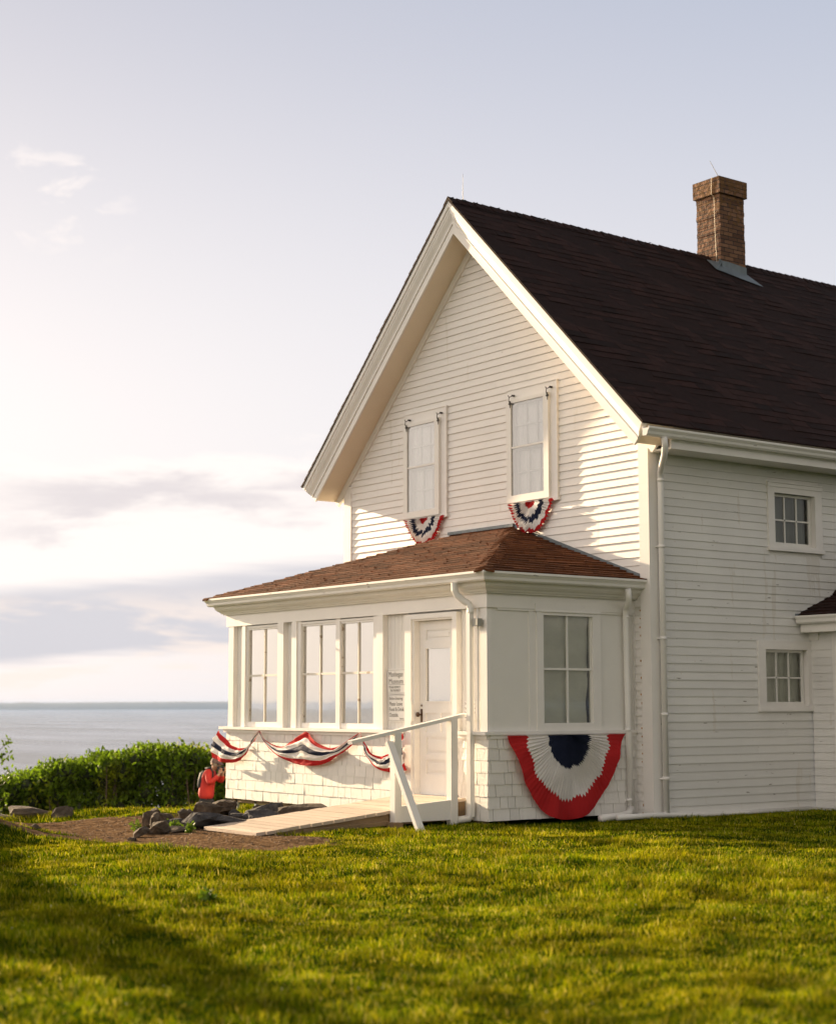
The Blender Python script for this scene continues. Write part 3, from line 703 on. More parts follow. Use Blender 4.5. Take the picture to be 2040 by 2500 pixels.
# reveals at the door and windows
for a,b,c,d in((-1.72,-.90,.27,2.34),(-5.61,-4.68,1.04,2.40),(-4.27,-2.43,1.04,2.40)):
    for x in(a,b): mb.face([(x,PY,c),(x,yb+.16,c),(x,yb+.16,d),(x,PY,d)])
    mb.face([(a,PY,d),(b,PY,d),(b,yb+.16,d),(a,yb+.16,d)])
xs=PX1-.02
for a,b,c,d in((PY+.01,-1.50,.06,2.45),(-.62,0,.06,2.45),(-1.50,-.62,.06,1.08),(-1.50,-.62,2.39,2.45)): mb.face([(xs+.015,a,c),(xs+.015,b,c),(xs+.015,b,d),(xs+.015,a,d)])
mb.face([(PX0+.01,PY+.01,.06),(PX0+.01,0,.06),(PX0+.01,0,2.5),(PX0+.01,PY+.01,2.5)])
mb.face([(PX0+.02,PY+.02,.045),(PX1-.02,PY+.02,.045),(PX1-.02,0,.045),(PX0+.02,0,.045)])
# narrow board joints
o=mb.build('porch_wall','ply',H)
rnd=random.Random(3)
for a,b in((-2.29,-1.84),(-.82,-.43),(-5.92,-5.69),(-4.6,-4.39)):
    x=a; mb=MB()
    while x<b-.01:
        w=min(.075,b-x); mb.box(x+.0025,x+w-.0025,yb-.012,yb-.001,1.03,2.44); x+=w
    mb.build('beadboard_panel','ply',H)
# posts, trims, frieze
mb=MB()
F=PY-.01
for a,b,pr_ in((-6.05,-5.92,.012),(-5.69,-5.60,.012),(-4.735,-4.59,.02),(-4.39,-4.27,.015),(-4.27,-4.185,.0),(-3.355,-3.262,.0),(-2.52,-2.425,.0),(-2.425,-2.29,.022)):
    mb=MB(); mb.box(a,b,F-pr_,yb,1.035,2.43); mb.build('porch_post','trim',H)
mb=MB(); mb.box(-.415,PX1+.0,F,yb,1.035,2.43); mb.build('porch_post','trim',H)
for a,b in((-5.60,-5.565),(-4.765,-4.735)):
    mb=MB(); mb.box(a,b,PY+.0,yb,1.035,2.42); mb.build('window_stop','trim',H)
mb=MB()
mb.box(PX0-.035,PX1+.022,PY-.028,PY+.03,2.425,2.66); mb.box(PX1-.02,PX1+.0221,PY+.0301,0,2.425,2.66); mb.box(PX0-.0351,PX0,PY+.0301,0,2.425,2.66)
mb.build('porch_frieze','trim',H)
mb=MB()  # shelf at window sill height
mb.box(PX0-.12,DL-.13,PY-.085,PY+.03,.998,1.034); mb.box(PX0-.07,DL-.14,PY-.04,PY,.955,.9979)
mb.box(DR+.08,PX1+.05,PY-.085,PY+.03,.998,1.034); mb.box(DR+.09,PX1+.02,PY-.04,PY,.955,.9979)
mb.box(PX1-.0,PX1+.05,PY+.0301,-.02,.998,1.034); mb.box(PX1,PX1+.03,PY+.01,-.02,.955,.9979)
mb.build('sill_shelf','trim',H)
# crown under the gutter + soffit
def eaverun(mb,prof,x0,x1,yf,closed=True):
    """prof: list of (out,z) measured outwards; path: left return, front, right return"""
    pts=[]
    def path(o): return [(x0-o,0.0),(x0-o,yf-o),(x1+o,yf-o),(x1+o,0.0)]
    for (o0,z0),(o1,z1) in zip(prof,prof[1:]):
        p=path(o0);q=path(o1)
        for i in range(3): mb.face([(*p[i],z0),(*p[i+1],z0),(*q[i+1],z1),(*q[i],z1)])
mb=MB(); eaverun(mb,[(.02,2.66),(.02,2.585),(.06,2.585),(.065,2.60),(.085,2.605),(.10,2.625),(.125,2.64),(.15,2.665),(.165,2.70),(.17,2.72)],PX0,PX1,PY); mb.build('crown_moulding','trim2',H)
mb=MB(); g=[(.17,2.82),(.17,2.705),(.215,2.705),(.235,2.722),(.24,2.75),(.262,2.782),(.272,2.79),(.272,2.815),(.26,2.815),(.26,2.80),(.18,2.80)]
eaverun(mb,g,PX0,PX1,PY); 
mb.build('porch_gutter','gutter',H)
# porch roof: hip on three sides
EO=.262; EX0,EX1,EY=PX0-EO,PX1+EO,PY-EO; EZ=2.812; RH=3.665; depth=-EY; pk=(RH-EZ)/depth
sl=math.hypot(1,pk)
mb=MB()
W_=EX1-EX0
courses(mb,(EX0,EY,EZ),(1,0,0),(0,1/sl,pk/sl),(0,-pk/sl,1/sl),depth*sl,lambda s:(s/sl,W_-s/sl),exp=.125,seed=11,raise_=.02)
courses(mb,(EX1,EY,EZ),(0,1,0),(-1/sl,0,pk/sl),(pk/sl,0,1/sl),depth*sl,lambda s:(s/sl,depth),exp=.125,seed=12,raise_=.02)
courses(mb,(EX0,0,EZ),(0,-1,0),(1/sl,0,pk/sl),(-pk/sl,0,1/sl),depth*sl,lambda s:(0,depth-s/sl),exp=.125,seed=13,raise_=.02)
# closed underside
mb.face([(EX0,EY,EZ-.012),(EX1,EY,EZ-.012),(EX1-depth,0,RH-.012),(EX0+depth,0,RH-.012)]); mb.face([(EX1,EY,EZ-.012),(EX1,0,EZ-.012),(EX1-depth,0,RH-.012)]); mb.face([(EX0,0,EZ-.012),(EX0,EY,EZ-.012),(EX0+depth,0,RH-.012)])
def hipcap(mb,a,b,n1,n2,w=.13,seed=2):
    a=Vector(a);b=Vector(b);d=(b-a);Ln=d.length;d.normalize();n1=Vector(n1).normalized();n2=Vector(n2).normalized();s=0;r=random.Random(seed)
    t1=n1.cross(d).normalized(); t2=n2.cross(d).normalized()
    if t1.dot(n2)>0: t1=-t1
    if t2.dot(n1)>0: t2=-t2
    up=(n1+n2).normalized()
    while s<Ln:
        e=min(s+.15,Ln); rr_=.016+r.uniform(-.003,.004)
        p=a+d*s+up*(rr_+.006);q=a+d*e+up*.006
        for t,n in((t1,n1),(t2,n2)):
            mb.face([p,q,q+t*w-up*.003,p+t*w-up*.004]); mb.face([p,p+t*w-up*.004,p+t*w-up*.026,p-up*.026]); mb.face([p+t*w-up*.004,q+t*w-up*.003,q+t*w-up*.02,p+t*w-up*.026])
        s=e
hipcap(mb,(EX1,EY,EZ),(EX1-depth,0,RH),(0,-pk,1),(pk,0,1),.115)
hipcap(mb,(EX0,EY,EZ),(EX0+depth,0,RH),(0,-pk,1),(-pk,0,1),.115,seed=7)
mb.build('porch_roof','roof',H)
mb=MB(); mb.box(EX0+depth-.1,EX1-depth+.05,-.045,-.017,RH+.01,RH+.05)
mb.face([(EX1-depth+.05,-.022,RH+.045),(EX1-.12,-.022,EZ+.085),(EX1-.12,-.022,EZ),(EX1-depth,-.022,RH-.02)])
for i in range(7):
    t=.05+i*.07; x=EX1-depth+depth*t+.1; z=RH-(RH-EZ)*t+.01; mb.beam((x,-.10,z-.01),(x+.09,-.14,z-.02),.022,.006)
mb.build('roof_flashing','lead',H)
# porch windows
M_['pglass']=glassmat('porch_glass',6.5)
M_['blind2']=mat('bright_cream_blind',(.92,.89,.84),.8,.03,1.2)
def pwin(name,a,b,mulls,bars=(1.722,1.742)):
    mb=MB(); y0,y1=PY+.005,PY+.05; z0,z1=1.036,2.415
    mb.box(a,b,y0,y1,z0,1.103); mb.box(a,b,y0,y1,2.357,z1); mb.box(a-.035,a,y0+.002,y1,z0,z1) ; mb.box(b,b+.02,y0+.002,y1,z0,z1)
    mb.box(a-.03,b+.02,y0-.012,y0,2.385,2.41)
    w=mb.build(name,'trim',H); ROOT[w.name]=ROOT[H.name]
    mb=MB()
    for x in mulls: mb.box(x-.011,x+.011,y0+.012,y0+.04,1.103,2.357)
    mb.box(a,b,y0+.014,y0+.042,1.718,1.745); mb.box(a,a+.012,y0+.01,y0+.04,1.103,2.357)
    mb.build('muntin','oldsash',w)
    mb=MB(); mb.face([(a,y0+.03,1.10),(b,y0+.03,1.10),(b,y0+.03,2.36),(a,y0+.03,2.36)]); mb.build('pane','pglass',w)
    mb=MB(); mb.box(a-.02,b+.02,y0+.036,y0+.040,1.06,2.38); mb.build('blind','blind2',w)
pwin('porch_window',-5.555,-4.775,[-5.150])
pwin('porch_window',-4.175,-3.365,[-3.765])
pwin('porch_window',-3.255,-2.530,[-2.890])
# side window of the porch
mb=MB(); X=PX1-.005
mb.box(X,X+.028,-1.555,-1.455,1.035,2.40); mb.box(X,X+.028,-.69,-.565,1.035,2.40); mb.box(X,X+.028,-1.455,-.69,2.362,2.40); mb.box(X,X+.028,-1.455,-.69,1.035,1.125)
mb.box(X,X+.036,-1.58,-.567,2.40,2.492); mb.box(X,X+.045,-1.50,-.60,2.398,2.412); mb.box(X,X+.018,-2.13,-1.58,2.40,2.425); mb.box(X,X+.018,-.567,-.03,2.40,2.425)
mb.box(X,X+.012,-1.66,-1.555,1.035,2.40); mb.box(X,X+.03,-.03,0,.06,2.42)
w=mb.build('porch_side_window','trim',H); ROOT[w.name]=ROOT[H.name]
mb=MB(); mb.box(X-.02,X+.012,-1.455,-.69,1.731,1.757); mb.box(X-.015,X+.008,-1.086,-1.062,1.125,1.731); mb.box(X-.015,X+.008,-1.086,-1.062,1.757,2.362); mb.box(X-.03,X+.002,-.715,-.69,1.125,2.362); mb.build('muntin','sash',w)
mb=MB(); mb.face([(X-.01,-1.455,1.12),(X-.01,-.69,1.12),(X-.01,-.69,2.365),(X-.01,-1.455,2.365)]); mb.build('pane','glass',w)
mb=MB(); n=26; m_=30
def cx_(y,z): return X-.05-.012*math.sin(9*z+5*y)-.008*math.sin(15*z-7*y+1)-.006*math.sin(23*y)
grid=[[(cx_(-1.5+.80*i/n-(.0),1.05+1.36*j/m_),-1.5+.79*i/n-(.02 if j<m_/2 else 0),1.05+1.36*j/m_) for i in range(n+1)] for j in range(m_+1)]
for j in range(m_):
    for i in range(n): mb.face([grid[j][i],grid[j][i+1],grid[j+1][i+1],grid[j+1][i]])
mb.build('curtain','greyblind',w,smooth=True)
mb=MB(); mb.box(X-.25,X-.24,-1.6,-.5,1.0,2.5); mb.build('room_shade_sheet','dark',w)  # dark sheet stands in for the shade of the room behind the curtain
# door
mb=MB(); F2=PY-.03
mb.box(-1.836,-1.71,F2,yb,.25,2.402); mb.box(-.906,-.827,F2,yb,.25,2.402); mb.box(-1.71,-.906,F2,yb,2.345,2.402); mb.box(-1.71,-1.675,F2+.02,yb+.06,.27,2.345); mb.box(-.93,-.906,F2+.02,yb+.06,.27,2.345); mb.box(-1.675,-.93,F2+.02,yb+.06,2.325,2.345)
mb.box(-1.72,-.90,PY-.03,PY+.1,.245,.285)
mb.build('door_casing','trim',H)
yd=PY+.07; da,db=-1.672,-.932
mb=MB()
def dbx(a,b,c,d,o=0): mb.box(a,b,yd-o,yd+.04,c,d)
dbx(da,da+.12,.288,2.32); dbx(db-.12,db,.288,2.32); ia,ib=da+.12,db-.12
for c,d in((.288,.52),(.70,.755),(.965,1.015),(1.235,1.365),(2.008,2.085),(2.225,2.32)): dbx(ia,ib,c,d)
mb.box(ia,ib,yd+.014,yd+.035,.52,.70);mb.box(ia,ib,yd+.014,yd+.035,.755,.965);mb.box(ia,ib,yd+.014,yd+.035,1.015,1.235);mb.box(ia,ib,yd+.014,yd+.035,2.085,2.225)
mb.box((ia+ib)/2-.04,(ia+ib)/2+.04,yd,yd+.03,1.015,1.235)
for q in((.52,.70),(.755,.965),(2.085,2.225)):
    frame(mb,ia,ib,q[0],q[1],.014,yd+.004,yd+.02)
    mb.box(ia+.05,ib-.05,yd+.006,yd+.02,q[0]+.045,q[1]-.045)
frame(mb,ia-.004,ib+.004,1.36,2.012,.018,yd-.008,yd+.02)
door=mb.build('door','trim',H); ROOT[door.name]=ROOT[H.name]
mb=MB(); mb.face([(ia,yd+.015,1.365),(ib,yd+.015,1.365),(ib,yd+.015,2.01),(ia,yd+.015,2.01)]); mb.build('pane','pglass',door)
mb=MB(); mb.box(ia-.01,ib+.01,yd+.034,yd+.038,1.36,2.015); mb.build('blind','blind2',door)
mb=MB(); mb.box(da+.025,da+.06,yd-.004,yd,1.13,1.285); mb.tube([(da+.043,yd,1.325),(da+.043,yd-.006,1.325)],.013,10)
mb.tube([(da+.043,yd,1.22),(da+.043,yd-.045,1.22)],.010,8); mb.tube([(da+.043,yd-.04,1.22),(da+.043,yd-.05,1.22),(da+.043,yd-.066,1.22),(da+.043,yd-.078,1.22)],[.018,.028,.028,.012],12); mb.build('handle','brass',door)
mb=MB(); mb.box(-1.712,-1.69,F2-.003,F2+.06,1.14,1.36); mb.build('strike_plate','trim2',H)
# box and conduit by the corner
mb=MB(); mb.tube([(-.425,PY-.035,2.42),(-.425,PY-.035,1.04)],.011,8); mb.build('conduit','trim',H)
mb=MB(); mb.box(-.44,-.345,PY-.10,PY-.035,2.215,2.30); mb.box(-.375,-.34,PY-.106,PY-.10,2.22,2.295); mb.build('junction_box','greybox',H)
# porch downspouts
mb=MB(); a=-.60; mb.tube([(a,PY-.23,2.71),(a,PY-.225,2.62),(a+.01,PY-.20,2.57),(a+.05,PY-.15,2.51),(a+.095,PY-.10,2.47),(a+.11,PY-.085,2.42),(a+.11,PY-.085,2.37)],.040,14); 
mb2=MB(); x=-.50; yp=PY-.085; 
mb.box(x-.038,x+.030,yp-.030,yp+.03,.09,2.40); 
mb.build('downspout','pipe',H,smooth=False)
mb=MB(); mb.tube([(x-.22,yp-.16,.03),(x-.12,yp-.10,.055),(x-.03,yp-.0,.075),(x,yp,.12)],.04,12); mb.build('downspout_elbow','pipe',H,smooth=True)
mb=MB(); mb.tube([(-.07,-.30,2.70),(-.08,-.28,2.60),(-.12,-.25,2.53),(-.20,-.21,2.49),(-.235,-.19,2.45),(-.24,-.185,2.38),(-.24,-.17,1.2),(-.235,-.15,.10)],.036,14)
for z in(2.36,1.02,.20): mb.tube([(-.24,-.175,z),(-.24,-.175,z+.03)],.041,14)
mb.build('downspout','pipe',H,smooth=True)
mb=MB(); mb.tube([(-.235,-.15,.12),(-.20,-.22,.06),(-.10,-.45,.045),(.0,-.85,.04)],.042,12); mb.build('drain_pipe','pipe',H,smooth=True)
# piers and lattice below the porch
for x in(-5.9,-5.4,-5.0,-4.5,-3.9,-3.4,-2.9,-2.4): mb=MB(); mb.box(x,x+.045,PY+.03,PY+.07,-.35,.044); mb.build('porch_pier','trim',H)
for x in(-4.05,-3.75,-3.30,-3.05): mb=MB(); mb.box(x,x+.09,-1.2,-1.15,-.3,.03); mb.build('porch_pier','trim',H)
mb=MB(); mb.box(PX0+.05,PX1-.1,PY+.03,PY+.08,.0,.05); mb.build('porch_joist','rawwood',H)
# ---- side entry annex at the right
AX1,AY=3.0,2.84
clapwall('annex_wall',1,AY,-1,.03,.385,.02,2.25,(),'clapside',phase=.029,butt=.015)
mb=MB(); mb.box(.39,.50,AY-.035,AY,.02,2.25); mb.box(.50,AX1,AY+.02,AY+.06,.02,2.25); mb.box(.0,AX1,AY,AY+2.4,-.2,.02); mb.box(AX1-.04,AX1,AY+.061,AY+2.4,.02,2.25); mb.box(.5,AX1,AY-.02,AY+.02,2.12,2.25); mb.build('annex_trim','trim',H)
mb=MB(); mb.box(.0,.16,AY-.03,AY,2.15,2.25); mb.box(.02,AX1+.28,AY-.19,AY+.1,2.25,2.30); mb.box(.04,AX1+.3,AY-.215,AY-.19,2.25,2.36)
pr=[(AY-.215-o+.0,z) for o,z in[(0,2.46),(0,2.355),(.05,2.355),(.075,2.375),(.08,2.41),(.10,2.44),(.10,2.46)]]; mb.prism(pr,0,.03,AX1+.32); mb.build('annex_gutter','gutter',H)
mb=MB(); e=AY-.27
courses(mb,(-.0,e,2.455),(1,0,0),(0,.925,.38),(0,-.38,.925),.80,lambda s:(0,AX1+.3),exp=.125,seed=21)
courses(mb,(-.0,e+.74,2.455+.304),(1,0,0),(0,.707,.707),(0,-.707,.707),1.0,lambda s:(0,AX1+.3),exp=.125,seed=22)
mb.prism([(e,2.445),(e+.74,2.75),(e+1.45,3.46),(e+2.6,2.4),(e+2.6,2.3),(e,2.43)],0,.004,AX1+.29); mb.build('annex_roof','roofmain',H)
mb=MB(); mb.box(.0,.05,e-.01,e+.10,2.45,2.49); mb.build('roof_flashing','lead',H)
# ------------------------------------------------------------------ signs
def text_mesh(body,size,sx,x,z,y,m,parent,align='LEFT',shear=0):
    cu=bpy.data.curves.new('t','FONT'); cu.body=body; cu.size=size; cu.align_x=align; cu.extrude=.0008; cu.shear=shear
    to=bpy.data.objects.new('t',cu); S.collection.objects.link(to); bpy.context.view_layer.update()
    dg=bpy.context.evaluated_depsgraph_get(); me=bpy.data.meshes.new_from_object(to.evaluated_get(dg)); 
    out=MB(); vs=[(x+v.co.x*sx,y-v.co.z,z+v.co.y) for v in me.vertices]; out.mesh(vs,[tuple(p.vertices) for p in me.polygons])
    bpy.data.objects.remove(to); bpy.data.meshes.remove(me); bpy.data.curves.remove(cu)
    return out
def merge(a,b): a.mesh(b.v,b.f)
def rounded(x0,x1,z0,z1,r,n=5):
    P=[]
    for cx,cz,a0 in((x1-r,z1-r,0),(x0+r,z1-r,90),(x0+r,z0+r,180),(x1-r,z0+r,270)):
        for k in range(n+1): a=math.radians(a0+90*k/n); P.append((cx+r*math.cos(a),cz+r*math.sin(a)))
    return P
def sign(name,x0,x1,z0,z1,label,lines,ink,rule=None,r=.03,border=True):
    loc=((x0+x1)/2,PY-.0,z0); s=empty(name,loc,label,'sign')
    y1=yb-.014; y0=y1-.022
    mb=MB(); mb.prism(rounded(x0,x1,z0,z1,r),1,y0,y1); mb.build('board',['sign'],s)
    t=MB()
    for body,size,sx,x,z in lines:
        merge(t,text_mesh(body,size,sx,x,z,y0-.001,'ink',s))
    if rule: t.box(x0+.03,x1-.03,y0-.0015,y0-.0005,rule,rule+.004)
    if border:
        i=.012
        for a,b,c,d in((x0+i,x1-i,z1-i-.003,z1-i),(x0+i,x1-i,z0+i,z0+i+.003),(x0+i,x0+i+.003,z0+i,z1-i),(x1-i-.003,x1-i,z0+i,z1-i)): t.box(a,b,y0-.0015,y0-.0006,c,d)
    t.build('lettering',ink,s)
sign('sign',-2.265,-1.875,1.463,1.765,'white board sign with dark lettering, upper of the two beside the door',
 [('Monhegan',.088,.82,-2.235,1.672),('Museum',.088,1.0,-2.232,1.588),('PLEASE RESPECT',.040,.80,-2.225,1.532),('THE PROPERTY',.040,.78,-2.205,1.492)],'ink',rule=1.574)
sign('sign',-2.245,-1.865,1.135,1.456,'white board sign with larger dark lettering, lower of the two beside the door',
 [('Before Entering:',.050,.85,-2.218,1.395),('Please Leave',.066,.80,-2.218,1.325),('Food & Drink',.068,.79,-2.218,1.258),('Outside.',.070,.78,-2.218,1.190),('Thank you',.026,.8,-2.005,1.160)],'ink')
sign('notice',-.75,-.44,1.165,1.375,'small faded notice on the boards right of the door',
 [('The Museum is',.036,.85,-.74,1.335),('Open to Visitors',.034,.85,-.74,1.285),('Daily 11:30 - 3:30',.034,.78,-.74,1.235),('Donations',.034,.85,-.74,1.185)],'fade',r=.005,border=False)
# ------------------------------------------------------------------ bunting
def stripe(t):
    return 0 if t<.17 else 1 if t<.37 else 2 if t<.57 else 1 if t<.79 else 0
def resample(pts,n):
    pts=[np.array(p,float) for p in pts]; 
    # Catmull-Rom then arc resample
    P=[2*pts[0]-pts[1]]+pts+[2*pts[-1]-pts[-2]]; out=[]
    for i in range(1,len(P)-2):
        for k in range(12):
            t=k/12; p0,p1,p2,p3=P[i-1:i+3]
            out.append(.5*((2*p1)+(-p0+p2)*t+(2*p0-5*p1+4*p2-p3)*t*t+(-p0+3*p1-3*p2+p3)*t**3))
    out.append(pts[-1]); out=np.array(out); d=np.r_[0,np.cumsum(np.hypot(*np.diff(out,axis=0).T))]; s=np.linspace(0,d[-1],n)
    return np.stack([np.interp(s,d,out[:,0]),np.interp(s,d,out[:,1])],1)
def swag(label,top,bot,gather,loc):
    """top/bot polylines (x,z) on the porch front; gather = fractions where the cloth is pinched"""
    n=90;m=30; T=resample(top,n);B=resample(bot,n); s=empty('swag_bunting',loc,label,'bunting','red white and blue swags along the porch front')
    parts={0:MB(),1:MB(),2:MB()}
    u=np.linspace(0,1,n); V=np.zeros((n,m+1,3))
    for i in range(n):
        w=np.hypot(*(T[i]-B[i]))
        for j in range(m+1):
            t=j/m; 
            g=min([1]+[abs(u[i]-q)/.10 for q in gather])
            # folds collect in the upper half, the lower half hangs smooth
            tt=t
            p=T[i]*(1-tt)+B[i]*tt
            belly=.05*math.sin(math.pi*min(1,t*1.0))*min(1,w/.25)
            fold=(.012*math.sin(t*26+u[i]*7+3*math.sin(u[i]*9))*(1-t*.75)+.018*mn_.noise(Vector((u[i]*9,t*5,top[0][0]))) +.010*mn_.noise(Vector((u[i]*26,t*9,top[0][0]))))*min(1,w/.15+.3)
            y=PY-.095-belly-fold-.010*math.sin(u[i]*23+t*3)
            V[i,j]=(p[0],y,p[1]+.35*fold)
    bounds=[.17,.37,.57,.79]
    for i in range(n-1):
        for j in range(m):
            k=stripe((j+.5)/m); parts[k].face([V[i,j],V[i+1,j],V[i+1,j+1],V[i,j+1]])
    names={0:('red_stripe','red'),1:('white_stripe','white'),2:('blue_stripe','blue')}
    for k in parts:
        o=parts[k].build(names[k][0],names[k][1],s); weld(o,True)
def weld(o,smooth=False):
    bm=bmesh.new(); bm.from_mesh(o.data); bmesh.ops.remove_doubles(bm,verts=bm.verts,dist=.0004); 
    if smooth:
        for f in bm.faces: f.smooth=True
    bm.to_mesh(o.data); bm.free()
swag('striped cloth swag at the left porch corner, loose end hanging past the corner',
 [(-6.17,.985),(-6.02,.88),(-5.74,.765),(-5.50,.745),(-5.32,.81),(-5.18,.93),(-5.10,.985)],[(-6.36,.60),(-6.10,.545),(-5.78,.545),(-5.58,.58),(-5.42,.68),(-5.27,.80),(-5.16,.91),(-5.07,.985)],[1.0],(-5.7,PY-.1,.55))
swag('long double striped cloth swag pinned at its middle below the paired windows',
 [(-5.06,.985),(-4.89,.865),(-4.66,.80),(-4.46,.80),(-4.25,.86),(-4.05,.94),(-3.91,.99),(-3.75,.91),(-3.58,.84),(-3.36,.795),(-3.13,.82),(-2.90,.91),(-2.70,.99)],
 [(-5.07,.97),(-4.96,.84),(-4.76,.73),(-4.47,.63),(-4.12,.57),(-3.78,.558),(-3.51,.59),(-3.28,.66),(-3.03,.75),(-2.84,.86),(-2.69,.98)],[0,1],(-3.9,PY-.1,.55))
swag('short striped cloth swag behind the ramp handrail, loose end beside the door',
 [(-2.67,.995),(-2.55,.83),(-2.41,.745),(-2.24,.715),(-2.09,.745),(-1.97,.82),(-1.88,.91),(-1.78,.995)],[(-2.68,.98),(-2.60,.80),(-2.44,.63),(-2.23,.55),(-2.06,.535),(-1.91,.535),(-1.78,.55),(-1.69,.57)],[0],(-2.2,PY-.1,.53))
def fan(name,label,c,R0,bands,axis,sgn,plane,squash=1.0,pleats=44,amp=.012,group=None,drop=1.,tail=.0,a0=0,bulge=.05,seed=1,loc=None):
    """half-round pleated fan hanging below c; bands = [(r_end, matkey)], angles 180..360"""
    s=empty(name,loc,label,'bunting',group); mbs={}; rnd=random.Random(seed)
    na=pleats*4; radii=[0]
    for re,k in bands:
        n=max(2,int((re-radii[-1])/R0*16)); lo=radii[-1]; radii+= [lo+(re-lo)*(q+1)/n for q in range(n)]
    ph=[rnd.uniform(.75,1.25) for _ in range(pleats*2+2)]
    def shape(a,r):
        # flat top, nearly straight sides that run in to a rounded bottom
        q=math.degrees(abs(a-1.5*math.pi)); q=90-q; f=min(1,r/R0)
        ko=np.interp(q,[0,12,25,48,62,72,90],[1,.915,.89,.945,1.01,1.05,1.055]); ki=np.interp(q,[0,30,60,78,90],[1,1.03,1.12,1.165,1.18]); k=ki+(ko-ki)*max(0,(f-.62)/.38) if f>.62 else ki
        return c[0]+math.cos(a)*r*k*squash, c[1]+math.sin(a)*r*k*drop
    V=[]
    for i in range(na+1):
        a=math.pi+math.pi*i/na; p=i/na*pleats; am=amp*ph[int(p)]; row=[]
        zig=(abs((p%1)-.5)*4-1)
        for r in radii:
            f=r/R0; x,z=shape(a,r+ (((.024 if R0>.6 else .05)*zig*ph[int(p)]+(.05 if R0>.6 else .12)*mn_.noise(Vector((a*6,f*2,seed))))*R0 if 0<r<R0*.98 else 0)*min(1,f*2)); 
            off=.02+(bulge*(.6+.8*mn_.noise(Vector((a*1.3,f*2.2,seed))))*math.sin(math.pi*min(1,f*.9)))+.016*mn_.noise(Vector((a*7,f*1.6,seed+4)))*f+am*zig*((.5+.5*f) if R0<.6 else (1.25 if f<.66 else .12)) + (.022*math.sin(a*9+1.3*math.sin(a*4))*max(0,(f-.6)/.4) if R0>.6 else 0) + .02*R0*math.sin(a*3+seed)*f
            co=[0,0,z]; co[axis]=plane+sgn*off; co[1-axis]=x; row.append(tuple(co))
        V.append(row)
    for j in range(len(radii)-1):
        rm=(radii[j]+radii[j+1])/2; key=[k for re,k in bands if rm<re][0]; mb=mbs.setdefault(key,MB())
        for i in range(na): mb.face([V[i][j],V[i+1][j],V[i+1][j+1],V[i][j+1]])
    for k,mb in mbs.items(): weld(mb.build({'red':'red_cloth','white':'white_cloth','blue':'blue_cloth'}[k],k,s),True)
fan('fan_bunting','large pleated half-round fan of blue, white and red cloth under the porch side window',(-1.15,.99),.90,[(.315,'blue'),(.63,'white'),(.905,'red')],0,1,PX1+.055,squash=1.0,drop=1.01,pleats=46,amp=.010,seed=3,loc=(PX1+.05,-1.15,.03),bulge=.045)
for (x,nm,rt_) in((-4.43,'small pleated cloth fan under the upper left window',0),(-2.11,'small pleated cloth fan above the porch roof hip, under the right upper window',1)):
    fan('fan_bunting',nm,(x,3.965),.455,[(.085,'red'),(.19,'white'),(.275,'blue'),(.385,'white'),(.458,'red')],1,-1,-.04,squash=1.0,drop=.86 if rt_ else .80,pleats=26,amp=.018,group='small cloth fans under the upper windows',seed=5+rt_,loc=(x,-.08,3.6),bulge=.06)
# ------------------------------------------------------------------ ramp with handrail
RX0,RX1=-1.76,-.66; Ra=(PY-.03,.292); Rb=(-5.03,.028)
RP_=empty('ramp',(-1.2,-3.6,0),'weathered plank ramp with white wooden handrail leading up to the door','ramp')
mb=MB(); y=Ra[0]; sr=(Ra[1]-Rb[1])/(Ra[0]-Rb[0]); rnd=random.Random(4)
while y>Rb[0]+.02:
    y1=max(y-.138,Rb[0]); dj=rnd.uniform(-.012,.012); t=rnd.uniform(-.002,.002)
    za=Ra[1]+(y-Ra[0])*sr+t; zb=Ra[1]+(y1+.011-Ra[0])*sr+t; e0,e1=RX0+rnd.uniform(-.01,.01),RX1+dj
    mb.hexa([(e0,y1+.011,zb-.034),(e1,y1+.011,zb-.034),(e1,y,za-.034),(e0,y,za-.034),(e0,y1+.011,zb),(e1,y1+.011,zb),(e1,y,za),(e0,y,za)])
    y=y1
mb.build('deck_plank','deck',RP_)
mb=MB()
for x in(RX0+.06,-1.2,RX1-.04):
    mb.hexa([(x-.02,Rb[0]+.25,-.02),(x+.02,Rb[0]+.25,-.02),(x+.02,Ra[0],.06),(x-.02,Ra[0],.06),(x-.02,Rb[0]+.25,Rb[1]-.012),(x+.02,Rb[0]+.25,Rb[1]-.012),(x+.02,Ra[0],Ra[1]-.036),(x-.02,Ra[0],Ra[1]-.036)])
mb.beam((RX1+.02,-4.45,.02),(RX1+.03,-3.38,.06),.05,.04)
mb.build('stringer','rawwood',RP_)
px=RX1+.045
for (y,z) in((-2.52,1.18),(-3.295,1.03)):
    mb=MB(); mb.box(px-.045,px+.045,y-.045,y+.045,-.06,z); mb.build('post','trim',RP_)
mb=MB(); mb.beam((px-.0,-3.90,.935),(px-.0,-2.335,1.222),.085,.038); mb.build('handrail','trim',RP_)
mb=MB(); x0=px-.015; x1=px+.025
mb.hexa([(x0,-3.25,.065),(x1,-3.25,.065),(x1,-2.56,.062),(x0,-2.56,.062),(x0,-3.25,.235),(x1,-3.25,.235),(x1,-2.56,.282),(x0,-2.56,.282)]); mb.build('side_board','trim',RP_)
mb=MB(); mb.beam((px+.0,-3.385,.93),(px+.62,-3.40,-.03),.05,.085,up=(0,1,0)); mb.build('brace','trim',RP_)
mb=MB(); mb.box(px-.0,px+.14,-3.42,-3.30,-.03,.07); mb.build('base_block','rawwood',RP_)
